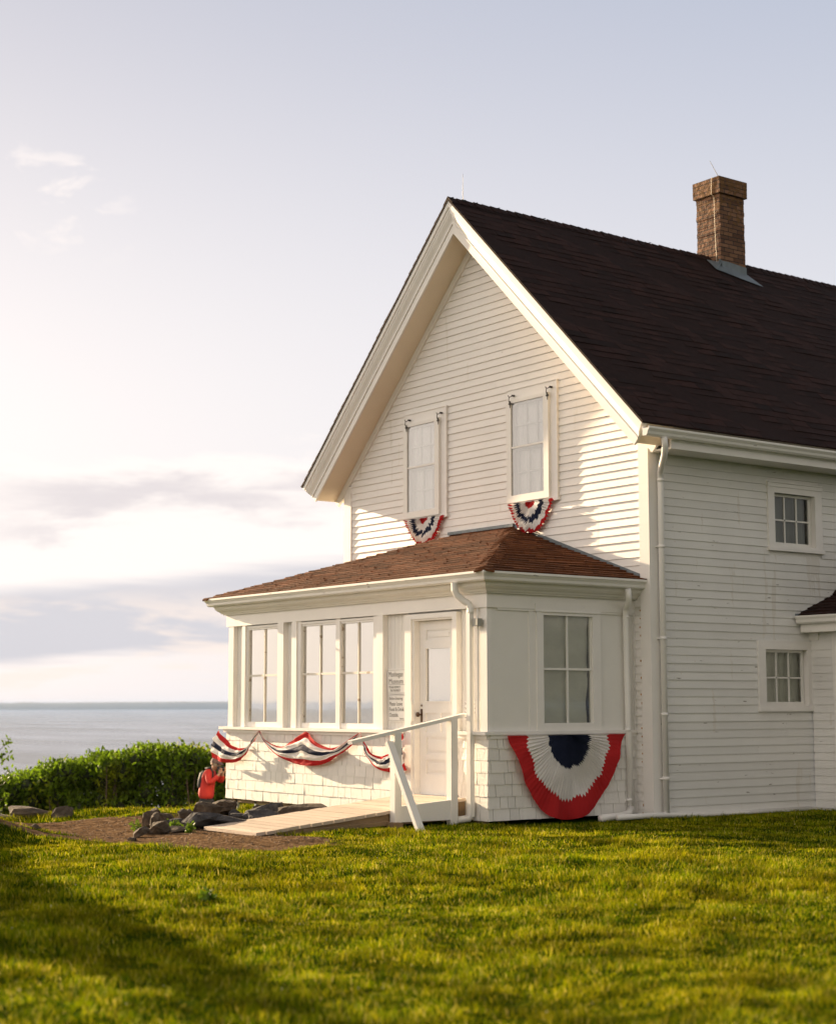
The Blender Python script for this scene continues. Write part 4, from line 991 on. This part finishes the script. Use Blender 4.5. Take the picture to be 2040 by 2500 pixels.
# ------------------------------------------------------------------ rocks
def rock(loc,w,h,d,m,label,yaw=0,tilt=0,seed=1,group='rocks piled beside the ramp',name='rock',sharp=1.):
    r=random.Random(seed); bm=bmesh.new()
    for _ in range(17):
        v=Vector((r.gauss(0,1),r.gauss(0,1),r.gauss(0,1))).normalized()
        v=Vector((math.copysign(abs(v.x)**.75,v.x)*w/2,math.copysign(abs(v.y)**.75,v.y)*d/2,math.copysign(abs(v.z)**.75,v.z)*h/2))*r.uniform(.86,1.08); bm.verts.new(v)
    res=bmesh.ops.convex_hull(bm,input=bm.verts); bmesh.ops.delete(bm,geom=[g for g in res['geom_interior'] if isinstance(g,bmesh.types.BMVert)],context='VERTS')
    bmesh.ops.triangulate(bm,faces=bm.faces); bmesh.ops.subdivide_edges(bm,edges=bm.edges,cuts=2,use_grid_fill=True)
    bmesh.ops.smooth_vert(bm,verts=bm.verts,factor=.06,use_axis_x=True,use_axis_y=True,use_axis_z=True)
    from mathutils import noise as mn
    for v in bm.verts:
        k=mn.noise(v.co*9/max(w,.1)*.25+Vector((seed,0,0)))*.10+mn.noise(v.co*30+Vector((0,seed,0)))*.05
        v.co+=v.co.normalized()*k*min(w,h,d)*1.6
    from mathutils import Matrix
    bm.transform(Matrix.Rotation(yaw,4,'Z')@Matrix.Rotation(tilt,4,'Y'))
    zmin=min(v.co.z for v in bm.verts)
    for v in bm.verts: v.co.z-=zmin+.12*h
    me=bpy.data.meshes.new(name); bm.to_mesh(me); bm.free(); me.materials.append(M_[m]); o=bpy.data.objects.new(name,me); S.collection.objects.link(o)
    o.location=(loc[0],loc[1],loc[2] if len(loc)>2 else h1(loc[0],loc[1])); tag(o,label,'rock',group); return o
YR=YAW
RK=[((-1.70,-5.80),.17,.11,.12,'rock',-.5,'pale slanting slab at the far left tip of the rock pile'),
((-1.86,-5.50),.24,.17,.16,'rock',-.2,'streaked grey rock second from the left tip of the pile'),
((-2.35,-5.30),.13,.26,.12,'rock',-.25,'narrow upright slab leaning over the left tip of the pile'),
((-2.75,-5.15),.20,.27,.16,'rock',.1,'squared brown rock forming the upper left peak of the pile'),
((-3.0,-4.85),.26,.16,.18,'rock',.15,'flat topped rock beside the upper left peak of the pile'),
((-2.35,-5.02),.24,.14,.16,'slate',.05,'low dark rock in the middle left of the pile'),
((-3.05,-4.55),.16,.17,.13,'rock',.4,'small pointed rock standing behind the blue grey slab'),
((-2.15,-4.98),.15,.19,.12,'rock',-.6,'slanting brown rock left of the blue grey slab'),
((-1.80,-5.32),.26,.09,.16,'rock',.05,'low pale rock at the front foot of the pile, by the weeds'),
((-2.02,-4.86),.50,.21,.22,'slate',.12,'large blue grey slab at the front of the pile'),
((-3.30,-4.12),.34,.18,.26,'rock',.1,'rounded brown rock on top of the pile, below the red jacket'),
((-3.62,-3.72),.30,.20,.26,'rock',-.1,'rounded boulder highest on the pile, nearest the porch corner'),
((-1.85,-4.55),.52,.15,.24,'slate',.2,'long low dark rock just left of the ramp foot'),
((-3.35,-3.72),.14,.10,.12,'slate',0,'small dark stone right of the highest boulder'),
((-2.72,-4.02),.24,.12,.18,'slate',.2,'dark wedge shaped rock at the centre of the pile'),
((-2.50,-3.92),.50,.17,.24,'slate',-.35,'long dark slab tilting up towards the porch'),
((-3.50,-3.20),.30,.13,.2,'rock',0,'flat brown rock under the left end of the porch skirt'),
((-3.15,-3.32),.28,.17,.22,'slate',-.2,'dark blocky rock behind the tilted slab'),
((-2.22,-3.98),.38,.20,.24,'slate',.0,'broad dark rock against the far edge of the ramp'),
((-2.95,-3.10),.26,.16,.2,'rock',.1,'brown rock between the dark blocky one and the pale boulder'),
((-3.20,-2.75),.22,.11,.16,'rock',0,'small tan rock tucked under the porch skirt'),
((-2.42,-3.42),.66,.20,.32,'rock',-.1,'long pale boulder nearest the ramp and the house wall'),
((-2.30,-3.80),.16,.13,.14,'slate',.2,'small dark stone between the ramp and the long pale boulder')]
for i,(l,w,h,d,m,t,lab) in enumerate(RK): rock(l,w*1.15,h*1.02,d*1.35,m,lab,YR+.1*math.sin(i*2.3),t,seed=40+i)
rock((-6.3,-5.95),1.6,.20,.5,'rock','long flat ledge of rock at the far left edge of the path',YR,.04,seed=81,group='rocks at the far side of the path')
rock((-5.55,-4.95),.30,.20,.3,'rock','round brown boulder beside the flat ledge, far side of the path',YR,0,seed=82,group='rocks at the far side of the path')
rock((-6.1,-5.2),.6,.17,.4,'rock','humped rock between the flat ledge and the round boulder',YR,.1,seed=83,group='rocks at the far side of the path')
for i,(x,y,w,lab) in enumerate([(-2.2,-7.05,.16,'brown stone at the foot of the grassy bank'),(-1.75,-6.95,.12,'smaller brown stone right of the one at the foot of the bank'),(-.9,-6.3,.10,'flat grey stone lying in the middle of the dirt path')]):
    rock((x,y),w,w*.5,w*.8,'rock',lab,YR,0,seed=90+i,group='loose stones on the dirt path')
# plank end lying by the ramp
mb=MB(); mb.beam((-3.3,-2.75,.035),(-2.55,-2.66,.06),.14,.03); o=mb.build('board','deck',loc=(-2.9,-2.7,.02)); tag(o,'short tan board lying on the ground below the porch skirt','board')
# gravel
def gravel():
    mb=MB(); n=0; xs=RNG.uniform(-5.5,1.8,9000);ys=RNG.uniform(-7.2,-4.3,9000); dd=dirt(xs,ys); keep=RNG.random(9000)<dd*.8; xs=xs[keep];ys=ys[keep]; zs=hz(xs,ys)
    for x,y,z in zip(xs,ys,zs):
        s=random.choice([.006,.008,.01,.012,.018]); a=random.uniform(0,6.3); q=random.uniform(.6,1.3)
        P=[(x+s*math.cos(a+k*1.57)*(1 if k%2 else q),y+s*math.sin(a+k*1.57),z-.002) for k in range(4)]; T=(x,y,z+s*random.uniform(.3,.55))
        b=len(mb.v); mb.v+=P+[T]; mb.f+=[(b,b+1,b+4),(b+1,b+2,b+4),(b+2,b+3,b+4),(b+3,b,b+4)]; mb.mi+=[0]*4
    M_['grav']=mat('gravel_stones',(.19,.115,.062),.9,.1,3,.5)
    o=mb.build('gravel','grav'); o['kind']='stuff'
gravel()
# ------------------------------------------------------------------ foliage helper
def leafcloud(P,sizes,m,name,parent,rng,updir=None,aspect=.55):
    n=len(P); P=np.asarray(P); 
    d=rng.normal(size=(n,3)); d/=np.linalg.norm(d,axis=1)[:,None]
    if updir is not None: d=d*.75+np.array(updir); d/=np.linalg.norm(d,axis=1)[:,None]
    e=rng.normal(size=(n,3)); e-= (e*d).sum(1)[:,None]*d; e/=np.linalg.norm(e,axis=1)[:,None]
    s=np.asarray(sizes)[:,None]
    a=P-d*s*.1; b=P+d*s*.5+e*s*aspect*.5; c=P+d*s; f=P+d*s*.5-e*s*aspect*.5
    v=np.stack([a,b,c,f],1).reshape(-1,3); off=np.array(ROOT[parent.name]) if parent else 0
    me=bpy.data.meshes.new(name); me.vertices.add(4*n); me.vertices.foreach_set('co',(v-off).ravel()); me.loops.add(4*n); me.loops.foreach_set('vertex_index',np.arange(4*n)); me.polygons.add(n); me.polygons.foreach_set('loop_start',np.arange(0,4*n,4)); me.polygons.foreach_set('loop_total',np.full(n,4)); me.update(calc_edges=True); me.validate()
    me.materials.append(M_[m]); o=bpy.data.objects.new(name,me); S.collection.objects.link(o)
    if parent: o.parent=parent; ROOT[o.name]=ROOT[parent.name]
    return o
def at(D,off):   # horizontal point D metres ahead of the camera, off metres to the right
    p=CAM+FW*D+RT*off; return p.x,p.y
def hedge():
    D0=36.0; px0,px1=-160,760
    def offp(px,D): return (px-1020)/FPX*D
    x,y=at(D0,offp(250,D0)); z=h1(x,y); hd=empty('hedge',(x,y,z),'dense dark green hedge of glossy leaved bushes between the path and the sea','hedge')
    rng=np.random.default_rng(5); C=[];R=[]
    def toppx(px): # desired top z from the photo (full pixel row)
        row=12+np.interp(px,[-160,0,60,150,200,250,300,340,400,450,500,540,640],[1900,1892,1876,1850,1852,1828,1826,1812,1810,1816,1820,1832,1836])
        return row
    stems=MB()
    for k in range(580):
        px=rng.uniform(px0,px1); D=D0+rng.uniform(-1.0,1.2); o=offp(px,D); x,y=at(D,o); g=h1(x,y)
        top=CAM.z-(toppx(px)-1719)/FPX*D
        r=rng.uniform(.22,.42); lo=g-.25; 
        zc=top-r*rng.uniform(.65,1.25) if rng.random()<.40 else rng.uniform(lo-.3,top-r)
        C.append((x,y,zc));R.append(r)
        if k%6==0: stems.tube([(x,y,g-.1),(x+rng.uniform(-.2,.2),y+rng.uniform(-.2,.2),zc)],[.03,.01],5)
    C=np.array(C);R=np.array(R); n=115000; idx=rng.choice(len(C),n,p=R**2/(R**2).sum())
    d=rng.normal(size=(n,3)); d/=np.linalg.norm(d,axis=1)[:,None]; rr=R[idx]*rng.uniform(.55,1.08,n)**.7
    P=C[idx]+d*rr[:,None]
    # sprigs poking out of the top
    P[:,2]+=np.where(rng.random(n)<.03,rng.uniform(0,.16,n),0); leafcloud(P,rng.uniform(.05,.135,n),'leaf','foliage',hd,rng,updir=(0,0,.55))
    stems.build('stem','bark',hd)
    # solid dark core so that the bush is dense
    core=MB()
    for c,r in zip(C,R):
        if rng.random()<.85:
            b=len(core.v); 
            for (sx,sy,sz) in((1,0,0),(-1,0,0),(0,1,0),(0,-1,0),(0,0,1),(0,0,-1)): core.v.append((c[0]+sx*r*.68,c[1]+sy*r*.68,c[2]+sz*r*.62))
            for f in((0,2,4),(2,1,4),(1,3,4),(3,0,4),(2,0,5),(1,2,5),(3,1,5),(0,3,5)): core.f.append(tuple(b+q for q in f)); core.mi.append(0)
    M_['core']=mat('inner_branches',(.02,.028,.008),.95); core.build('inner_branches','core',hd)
hedge()
def sapling():
    rng=np.random.default_rng(9); D=33.; x,y=at(D,(-18-1020)/FPX*D); g=h1(x,y)
    s=empty('sapling',(x,y,g),'thin leafy sapling rising above the hedge at the left edge','tree')
    top=CAM.z-(1822-1719)/FPX*D; r=RT
    base=Vector((x,y,g-.1)); tip=Vector((x,y,top))+RT*.20
    mb=MB(); mid=(base+tip)/2+RT*.02; mb.tube([base,mid,tip],[.025,.015,.005],6); mb.build('trunk','bark',s)
    P=[]; mb=MB()
    for k in range(15):
        t=rng.uniform(.35,.98); p=base.lerp(tip,t); q=p+RT*rng.uniform(-.5,.6)*(1.1-t*.6)+Vector((0,0,rng.uniform(.1,.3)))+FW*rng.uniform(-.2,.2)
        mb.tube([p,(p+q)/2+Vector((0,0,-.03)),q],[.008,.006,.003],5)
        for j in range(16): 
            a=p.lerp(q,rng.uniform(.3,1.05)); P.append(tuple(a+Vector(rng.normal(0,.035,3))))
    mb.build('branch','bark',s); P=np.array(P); leafcloud(P,rng.uniform(.07,.11,len(P)),'leaf','crown',s,rng)
sapling()
def weed(x,y,h,n,label,seed,leaf=.05,broad=.5):
    rng=np.random.default_rng(seed); g=h1(x,y); w=empty('weed',(x,y,g),label,'plant','leafy weeds')
    P=[];mb=MB()
    for k in range(max(4,n//9)):
        a=rng.uniform(0,6.3); q=Vector((x+math.cos(a)*h*.6*rng.random(),y+math.sin(a)*h*.6*rng.random(),g+h*rng.uniform(.4,1))); mb.tube([(x,y,g-.01),q],[.004,.002],5)
        for j in range(9): P.append(tuple(Vector((x,y,g)).lerp(q,rng.uniform(.3,1))+Vector(rng.normal(0,.02,3))))
    mb.build('stem','weed',w); P=np.array(P); leafcloud(P,rng.uniform(.6,1.2,len(P))*leaf,'weed','leaves',w,rng,updir=(0,0,.3),aspect=broad)
weed(-2.15,-5.62,.11,80,'leafy weed growing between the leftmost rocks of the pile',31)
weed(-1.95,-5.28,.13,90,'bushy weed growing in the rocks left of the blue grey slab',32)
weed(-1.60,-5.28,.09,110,'low bright weed at the front foot of the rock pile',33)
weed(4.30,-8.35,.03,110,'dark broad leaved weed clump in the open lawn',34,leaf=.04,broad=.7)
# unseen wide juniper, added and shaped to cast the shadow across the lawn
def juniper():
    rng=np.random.default_rng(12); x,y=-3.0,-11.0; g=h1(x,y); s=empty('shadow_caster_bush',(x,y,g),'broad pointed juniper bush out of view, added to cast the shadow on the lawn','bush')
    Ht=2.75; mb=MB(); mb.tube([(x,y,g-.1),(x,y,g+Ht*.9)],[.10,.01],8); mb.build('trunk','bark',s)
    n=110000; t=rng.random(n)**1.15; a=rng.uniform(0,6.283,n); rad=(1-t)**1.0*3.3*rng.uniform(.05,1,n)**.5*(1+.10*np.sin(a*5+t*9)+.06*np.sin(a*11))*np.where(np.sin(a)<0,.14,1)+.03
    P=np.stack([x+rad*np.cos(a),y+rad*np.sin(a),g+.02+t*Ht],1); leafcloud(P,rng.uniform(.10,.20,n),'needle','foliage',s,rng,aspect=.5)
juniper()
# ------------------------------------------------------------------ grass
def grass():
    rng=np.random.default_rng(77); XS=[];YS=[];DS=[]
    for d0,d1,dens in((5.6,8.5,5200),(8.5,11.5,4300),(11.5,15,3000),(15,19,2300),(19,23.5,1900),(23.5,31,600)):
        hw=.345*1; A=(d1**2-d0**2)*hw; n=int(A*dens); D=np.sqrt(rng.uniform(d0**2,d1**2,n)); o=rng.uniform(-hw,hw,n)*D
        XS.append(CAM.x+FW.x*D+RT.x*o);YS.append(CAM.y+FW.y*D+RT.y*o);DS.append(D)
    x=np.concatenate(XS);y=np.concatenate(YS);D=np.concatenate(DS)
    dd=dirt(x,y); k=rng.random(len(x))>dd*1.02
    k&=~((x>PX0-.02)&(x<.02)&(y>PY-.02)&(y<12)); k&=~((x>-6.6)&(x<.06)&(y>0)); k&=~((x>RX0-.02)&(x<RX1+.02)&(y>Rb[0])&(y<PY)); k&=~((x>0)&(x<3.05)&(y>2.8)&(y<5.3)); k&=~((x<-7.5)&(y<-1)&(D>24)&(rng.random(len(x))<.3))
    x=x[k];y=y[k];D=D[k];n=len(x); z=hz(x,y)
    pat=fbm(x*1.1,y*1.1,61,4); clump=fbm(x*6,y*6,62,3)
    L=(.024+.018*rng.random(n)+.034*np.clip(clump,-1,1)+.014*pat)*np.where(rng.random(n)<.04,1.7,1); L*=np.clip(1+.55*fbm(x*.55,y*.55,66,3),.5,1.6); L=np.clip(L,.016,.11)
    L*=np.where(x<-5,1.5,1)
    w=(.0008+.00011*D)*rng.uniform(.7,1.4,n)
    az=rng.uniform(0,2*np.pi,n); lean=rng.uniform(.1,.9,n)*L; la=rng.normal(-.6,1.2,n)
    dx=np.cos(la)*lean;dy=np.sin(la)*lean; cx=np.cos(az)*w;cy=np.sin(az)*w
    zb=z-.006; v=np.zeros((n,5,3))
    v[:,0]=np.stack([x-cx,y-cy,zb],1);v[:,1]=np.stack([x+cx,y+cy,zb],1)
    v[:,2]=np.stack([x+cx*.8+dx*.35,y+cy*.8+dy*.35,zb+L*.6],1);v[:,3]=np.stack([x-cx*.8+dx*.35,y-cy*.8+dy*.35,zb+L*.6],1);v[:,4]=np.stack([x+dx,y+dy,zb+L*.98],1)
    me=bpy.data.meshes.new('grass'); me.vertices.add(5*n); me.vertices.foreach_set('co',v.ravel())
    b=np.arange(n)*5; loops=np.stack([b,b+1,b+2,b+3,b+3,b+2,b+4],1).ravel(); me.loops.add(7*n); me.loops.foreach_set('vertex_index',loops)
    st=np.stack([np.arange(n)*7,np.arange(n)*7+4],1).ravel(); tt=np.tile([4,3],n); me.polygons.add(2*n); me.polygons.foreach_set('loop_start',st); me.polygons.foreach_set('loop_total',tt); me.update(calc_edges=True)
    print('blades',n)
    m=bpy.data.materials.new('grass_blades'); m.use_nodes=True; nt=m.node_tree;N=nt.nodes;Lk=nt.links;bs=N['Principled BSDF'];out=N['Material Output']; bs.inputs['Roughness'].default_value=.75; bs.inputs['Specular IOR Level'].default_value=.02
    g=N.new('ShaderNodeNewGeometry'); r=N.new('ShaderNodeValToRGB'); Lk.new(g.outputs['Random Per Island'],r.inputs[0]); e=r.color_ramp.elements
    cols=[(0,(.010,.035,.001)),(.26,(.065,.125,.001)),(.50,(.165,.225,.002)),(.78,(.33,.315,.003)),(.93,(.50,.41,.03)),(1,(.70,.58,.17))]
    while len(e)<len(cols): e.new(.5)
    for i,(p,c) in enumerate(cols): e[i].position=p;e[i].color=(*c,1)
    tc=N.new('ShaderNodeTexCoord'); q=N.new('ShaderNodeTexNoise'); q.inputs['Scale'].default_value=.9; q.inputs['Detail'].default_value=5; Lk.new(tc.outputs['Object'],q.inputs['Vector'])
    mr=N.new('ShaderNodeMapRange'); Lk.new(q.outputs['Fac'],mr.inputs[0]); mr.inputs[1].default_value=.45;mr.inputs[2].default_value=.78;mr.inputs[4].default_value=.38
    mx=N.new('ShaderNodeMix'); mx.data_type='RGBA'; Lk.new(mr.outputs[0],mx.inputs[0]); Lk.new(r.outputs[0],mx.inputs[6]); mx.inputs[7].default_value=(.42,.30,.005,1)
    q2=N.new('ShaderNodeTexNoise'); q2.inputs['Scale'].default_value=2.3; q2.inputs['Detail'].default_value=4; Lk.new(tc.outputs['Object'],q2.inputs['Vector'])
    m2=N.new('ShaderNodeMapRange'); Lk.new(q2.outputs['Fac'],m2.inputs[0]); m2.inputs[1].default_value=.38;m2.inputs[2].default_value=.62;m2.inputs[3].default_value=.55;m2.inputs[4].default_value=1.45
    hs=N.new('ShaderNodeHueSaturation'); Lk.new(m2.outputs[0],hs.inputs['Value']); Lk.new(mx.outputs[2],hs.inputs['Color']); mx=hs; COL=hs.outputs[0]
    Lk.new(COL,bs.inputs['Base Color']); t=N.new('ShaderNodeBsdfTranslucent'); Lk.new(COL,t.inputs[0]); ms=N.new('ShaderNodeMixShader'); ms.inputs[0].default_value=.30
    Lk.new(bs.outputs[0],ms.inputs[1]);Lk.new(t.outputs[0],ms.inputs[2]);Lk.new(ms.outputs[0],out.inputs[0])
    me.materials.append(m); o=bpy.data.objects.new('grass',me); S.collection.objects.link(o); o['kind']='stuff'
grass()
def glints():  # pale specks added in place of light glinting on the lawn
    rng=np.random.default_rng(15); mb=MB()
    for k in range(120):
        D=rng.uniform(7,19); o=rng.uniform(-.3,.3)*D; x,y=at(D,o); 
        if dirt(np.array([x]),np.array([y]))[0]>.2 or (y>-2.4 and x<.2): continue
        z=h1(x,y)+rng.uniform(.02,.05); r=rng.uniform(.003,.006); b=len(mb.v)
        for d in((r,0,0),(-r,0,0),(0,r,0),(0,-r,0),(0,0,r),(0,0,-r)): mb.v.append((x+d[0],y+d[1],z+d[2]))
        for f in((0,2,4),(2,1,4),(1,3,4),(3,0,4),(2,0,5),(1,2,5),(3,1,5),(0,3,5)): mb.f.append(tuple(b+q for q in f)); mb.mi.append(0)
    M_['glint']=mat('glint_speck',(.70,.60,.35),.8,.1,4,.3); o=mb.build('lawn_glints','glint'); o['kind']='stuff'
glints()
# ------------------------------------------------------------------ person
def person():
    D=33.; ox=(518-1020)/FPX*D; bx,by=at(D,ox); g=h1(bx,by)
    Z0=CAM.z-(1947.8-1716)/FPX*D      # height of the jacket hem
    K=1/.00062*.0799/FPX*D            # scale so that the traced lengths fit at this distance
    def W3(r,u,c): # r right, u up (from hem), c towards the camera
        p=Vector((bx,by,Z0))+RT*r*K-FW*c*K; p.z=Z0+u*K; return p
    root=empty('person',(bx,by,g),'person in a red jacket and dark cap bending to a camera at the porch corner','person')
    def skin(name,verts,edges,m,parent,rootv=0,sub=2):
        me=bpy.data.meshes.new(name); me.from_pydata([tuple(p-ROOT[root.name]) for p,_ in verts],[],[]) if False else me.from_pydata([tuple(p-ROOT[root.name]) for p,_ in verts],edges,[])
        o=bpy.data.objects.new(name,me); S.collection.objects.link(o)
        mo=o.modifiers.new('skin','SKIN'); mo.use_smooth_shade=True
        for i,(p,r) in enumerate(verts):
            rr=r if isinstance(r,tuple) else (r,r); me.skin_vertices[0].data[i].radius=rr; me.skin_vertices[0].data[i].use_root=(i==rootv)
        s=o.modifiers.new('sub','SUBSURF'); s.levels=sub; s.render_levels=sub
        bpy.context.view_layer.update(); dg=bpy.context.evaluated_depsgraph_get(); me2=bpy.data.meshes.new_from_object(o.evaluated_get(dg)); 
        bpy.data.objects.remove(o); me2.name=name; me2.materials.clear(); me2.materials.append(M_[m])
        o=bpy.data.objects.new(name,me2); S.collection.objects.link(o); o.parent=parent; ROOT[o.name]=ROOT[root.name]
        for p in me2.polygons: p.use_smooth=True
        return o
    gz=(g-Z0)/K
    hip=(-.06,.05,0); 
    V=[];E=[]
    def a(p,r,par=None): V.append((W3(*p),r*K if not isinstance(r,tuple) else (r[0]*K,r[1]*K))); 
    def add(p,r,par):
        a(p,r); i=len(V)-1
        if par is not None: E.append((par,i))
        return i
    h=add(hip,.075,None); sp=add((-.05,.27,.0),.115,h); ch=add((.0,.47,.02),.13,sp); nk=add((.07,.585,.03),.055,ch)
    hb=add((.10,.63,.04),.062,nk); hc=add((.125,.69,.05),.088,hb); ht=add((.125,.755,.045),.062,hc)
    for side,c0 in((1,.09),(-1,-.09)):
        k=add((-.03+.06*side,-.34,c0),.05,add((-.05,-.12,c0*.8),.045,h)); an=add((-.08+.05*side,gz+.08,c0),.042,k); add((.06+.05*side,gz+.03,c0+.02),.038,an)
    for c0,el,wr in((.15,(.02,.32,.26),(.20,.50,.20)),(-.14,(.22,.36,-.05),(.25,.51,.06))):
        sh=add((.0,.53,c0),.06,ch); e=add(el,.042,sh); w=add(wr,.027,e); pl=add((wr[0]+.02,wr[1]+.055,wr[2]-.01),.03,w)
        for f in range(4):
            fx=wr[0]+.035+.012*f; q=add((fx,wr[1]+.10-.006*f,wr[2]+.02-.018*f),.0095,pl); add((fx-.03,wr[1]+.12-.004*f,wr[2]+.01-.018*f),.008,q)
        add((wr[0]-.01,wr[1]+.085,wr[2]-.0),.010,pl)
    body=skin('body',V,E,'skin',root)
    V=[];E=[]
    h=add((-.06,.0,0),(.175,.16),None); s1=add((-.07,.17,.0),.165,h); sp=add((-.04,.32,.0),.145,s1); ch=add((.0,.47,.02),.155,sp); nk=add((.055,.565,.03),.075,ch)
    for c0,el,wr in((.15,(.02,.32,.26),(.185,.475,.21)),(-.14,(.22,.36,-.05),(.245,.48,.04))):
        sh=add((-.01,.53,c0),.078,ch); e=add(el,.06,sh); add(wr,.042,e)
    skin('jacket',V,E,'jacket',root)
    V=[];E=[]
    tp=add((-.06,.10,0),.15,None); h=add((-.06,-.02,0),.165,tp)
    for side,c0 in((1,.09),(-1,-.09)):
        q=add((-.05,-.16,c0),.115,h); k=add((-.03+.06*side,-.36,c0),.088,q); add((-.08+.05*side,gz+.07,c0),.055,k)
    skin('trousers',V,E,'trouser',root)
    # face details, hair, cap
    mb=MB(); fc=Vector(W3(.125,.69,.05)); fdir=(RT*.72-FW*.62+Vector((0,0,-.25))).normalized(); upv=Vector((0,0,1)); sd=fdir.cross(upv).normalized(); R=.09*K
    def fp(a,b,c): return fc+fdir*a*R+sd*b*R+upv*c*R
    mb.tube([fp(.95,0,.15),fp(1.18,0,-.12),fp(1.0,0,-.2)],[.012,.02,.014],6); mb.build('nose','skin',root,smooth=True)
    mb=MB()
    for b in(-.38,.38): mb.tube([fp(.86,b,.12),fp(.97,b,.12)],[.016,.009],8)
    mb.tube([fp(.93,-.28,-.5),fp(.99,0,-.5),fp(.93,.28,-.5)],[.005,.008,.005],6); mb.build('eyes_and_mouth','trouser',root)
    mb=MB()
    for b in(-1.02,1.02): mb.tube([fp(.0,b*.95,.2),fp(-.08,b*1.08,.05),fp(0,b*.95,-.2)],[.012,.022,.012],6)
    mb.build('ear','skin',root,smooth=True)
    def dome(name,m,c,r,ang,fl=1.):
        mb=MB(); n=14;k=7; vs=[];fs=[]
        for j in range(k+1):
            t=ang*j/k
            for i in range(n): q=2*math.pi*i/n; vs.append(c+(fdir*math.cos(q)+sd*math.sin(q))*math.sin(t)*r+upv*math.cos(t)*r*fl)
        for j in range(k):
            for i in range(n): fs.append((j*n+i,j*n+(i+1)%n,(j+1)*n+(i+1)%n,(j+1)*n+i))
        mb.mesh(vs,fs); return mb
    mb=dome('h','hair',fc-fdir*.02*K+upv*.0,R*1.08,1.9); mb.build('hair','hair',root,smooth=True)
    mb=dome('c','cap',fc+upv*.015*K,R*1.18,1.45,1.0); vis=[fp(.9,-.7,.45),fp(1.75,-.45,.22),fp(1.85,0,.2),fp(1.75,.45,.22),fp(.9,.7,.45)]
    mb.face(vis); mb.face([p+Vector((0,0,.008)) for p in vis][::-1]); mb.build('cap','cap',root,smooth=False)
    # things carried
    cm=W3(.215,.60,.13); c=empty('camera',tuple(cm),'small black camera held up by the person in the red jacket','camera')
    mb=MB(); mb.beam(cm-sd*.07,cm+sd*.07,.06,.085); mb.tube([cm+fdir*.02,cm+fdir*.09],.03,12); mb.build('camera_body','pack',c)
    bk=W3(-.17,.40,-.02); c=empty('backpack',tuple(bk),'black backpack worn over the red jacket','backpack')
    mb=MB(); out=-(RT*.9-FW*.1).normalized()
    q=W3(-.15,.20,0);t=W3(-.09,.55,0); vs=[]
    mb.tube([q,q.lerp(t,.15),q.lerp(t,.5),q.lerp(t,.85),t],[.05,.10,.115,.10,.05],12); mb.build('pack','pack',c,smooth=True)
    mb=MB(); mb.tube([W3(-.07,.60,.10),W3(.03,.615,.145),W3(.075,.53,.175),W3(.075,.42,.175),W3(.04,.33,.165)],.020,8); mb.tube([W3(-.07,.60,-.10),W3(.03,.615,-.12),W3(.13,.50,-.05),W3(.10,.40,0)],.018,8); mb.build('strap','pack',c,smooth=True)
person()

# ------------------------------------------------------------------ haze
def haze():
    mb=MB(); mb.box(-18500,18500,-18500,18500,-62,13); m=bpy.data.materials.new('sea_haze'); m.use_nodes=True; nt=m.node_tree; nt.nodes.clear()
    out=nt.nodes.new('ShaderNodeOutputMaterial'); v=nt.nodes.new('ShaderNodeVolumePrincipled'); v.inputs['Color'].default_value=(.38,.56,.92,1); v.inputs['Density'].default_value=4e-5
    nt.links.new(v.outputs[0],out.inputs['Volume']); o=mb.build('haze',m); o['kind']='stuff'
haze()
